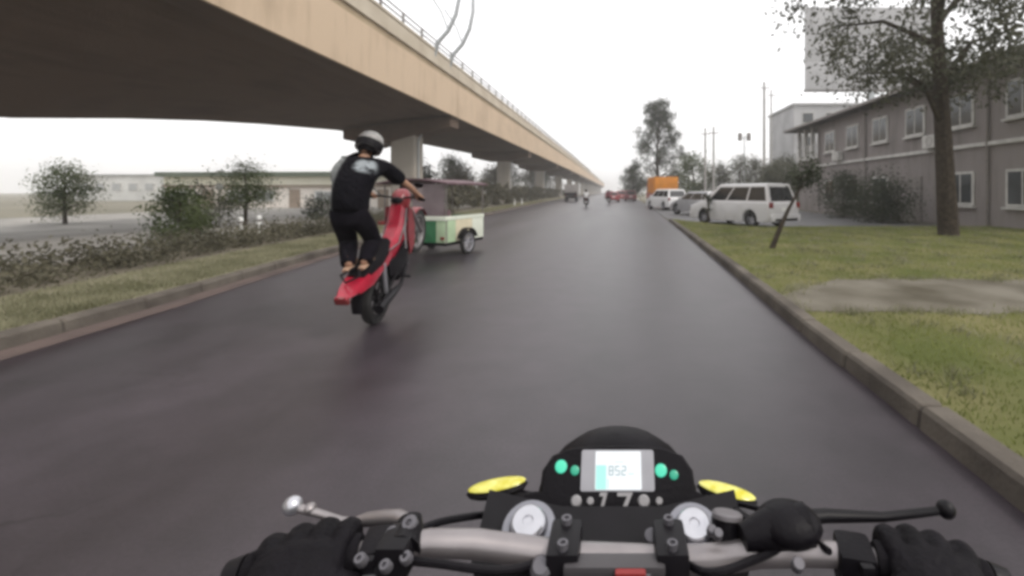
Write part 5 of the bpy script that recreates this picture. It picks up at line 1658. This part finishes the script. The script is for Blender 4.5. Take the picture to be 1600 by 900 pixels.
# garden lamp
gl_ = empty("garden_lamp", (-18.0, 21.4, 0.03), label="slender lamp post in front of the pale building at the left", cat="street lamp")
MB().tube([(0, 0, 0), (0, 0, 1.5)], [0.04, 0.03], 8).build("post", RAILM, gl_)
MB().lathe([(0.03, 1.48), (0.13, 1.56), (0.15, 1.66), (0.10, 1.76), (0.02, 1.8)], (0, 0, 0), (0, 0, 1), 12).build("lamp_head", WHITE, gl_)

# long cream building
LB = empty("long_building", (-30.5, 46, 0), R(-3), label="long low cream building with a dark green roof edge beyond the paving", cat="building")
CRW = mat("cream wall render", (0.74, 0.72, 0.58), 0.85, col2=(0.80, 0.78, 0.66), scale=0.5)
PKW = mat("pale pink wall render", (0.72, 0.66, 0.60), 0.85, col2=(0.78, 0.73, 0.67), scale=0.5)
GRF = mat("dark green roof sheet", (0.10, 0.125, 0.09), 0.6, var=0.15, scale=1)
BRN = mat("brown beam paint", (0.28, 0.22, 0.17), 0.7, scale=2)
B_ = lambda mb, n, m, par=None: mb.build(n, m, par or LB, False)
B_(MB().box((0, 0, 0.95), (22, 6, 1.9)), "wall", PKW)
B_(MB().box((0, -0.02, 2.28), (22.1, 6.1, 0.36)).box((0, -0.02, 2.66), (22.1, 6.1, 0.40)), "fascia_wall", CRW)
B_(MB().box((0, -0.1, 2.0), (22.2, 6.3, 0.18), 0.01), "beam", BRN)
B_(MB().box((0, -0.2, 3.06), (22.6, 7, 0.40), 0.02), "roof", GRF)
for k in range(8):
    x = -9.6 + k * 2.75
    if k % 3 == 1:
        d = B_(MB().box((x, -3.03, 0.86), (1.0, 0.08, 1.66), 0.01), "door", BRN)
        B_(MB().box((x + 0.35, -3.09, 0.85), (0.05, 0.05, 0.12), 0.01), "handle", SILVER, d)
    else:
        f = B_(MB().box((x, -3.02, 1.08), (1.7, 0.10, 0.95), 0.01), "window", WHITE)
        for s in (-1, 1):
            B_(MB().box((x + s * 0.4, -3.07, 1.08), (0.70, 0.05, 0.8)), "pane", mat("pale glass", (0.35, 0.36, 0.36), 0.15, spec=0.6), f)
# pale far building on the left
FB = empty("pale_building", (-78, 84, 0), label="pale washed out grey building at the far left horizon", cat="building")
fbw = mat("washed grey render", (0.58, 0.58, 0.56), 0.85, scale=0.4)
MB().box((0, 0, 2.1), (26, 10, 4.2)).build("wall", fbw, FB, False)
MB().box((0, 0, 4.3), (26.6, 10.6, 0.25)).build("roof", PG2, FB, False)
for k in range(9):
    f = MB().box((-11 + k * 2.75, -5.03, 2.3), (1.5, 0.1, 1.3)).build("window", HTRIM, FB, False)
    MB().box((-11 + k * 2.75, -5.09, 2.3), (1.3, 0.05, 1.1)).build("pane", mat("pale glass", (0.35, 0.36, 0.36), 0.15, spec=0.6), f, False)

# ------------------------------------------------------------------ haze
hz = MB().box((0, 650, 13.2), (1840, 1760, 28.6)).build("haze", [], None, False)
hm = bpy.data.materials.new("haze")
hm.use_nodes = True
hm.node_tree.nodes.remove(hm.node_tree.nodes["Principled BSDF"])
pv = hm.node_tree.nodes.new("ShaderNodeVolumePrincipled")
pv.inputs["Color"].default_value = (1.0, 1.0, 1.0, 1)
pv.inputs["Density"].default_value = 0.0014
pv.inputs["Anisotropy"].default_value = 0.2
hm.node_tree.links.new(pv.outputs[0], hm.node_tree.nodes["Material Output"].inputs["Volume"])
hz.data.materials.append(hm)
hz['kind'] = 'stuff'
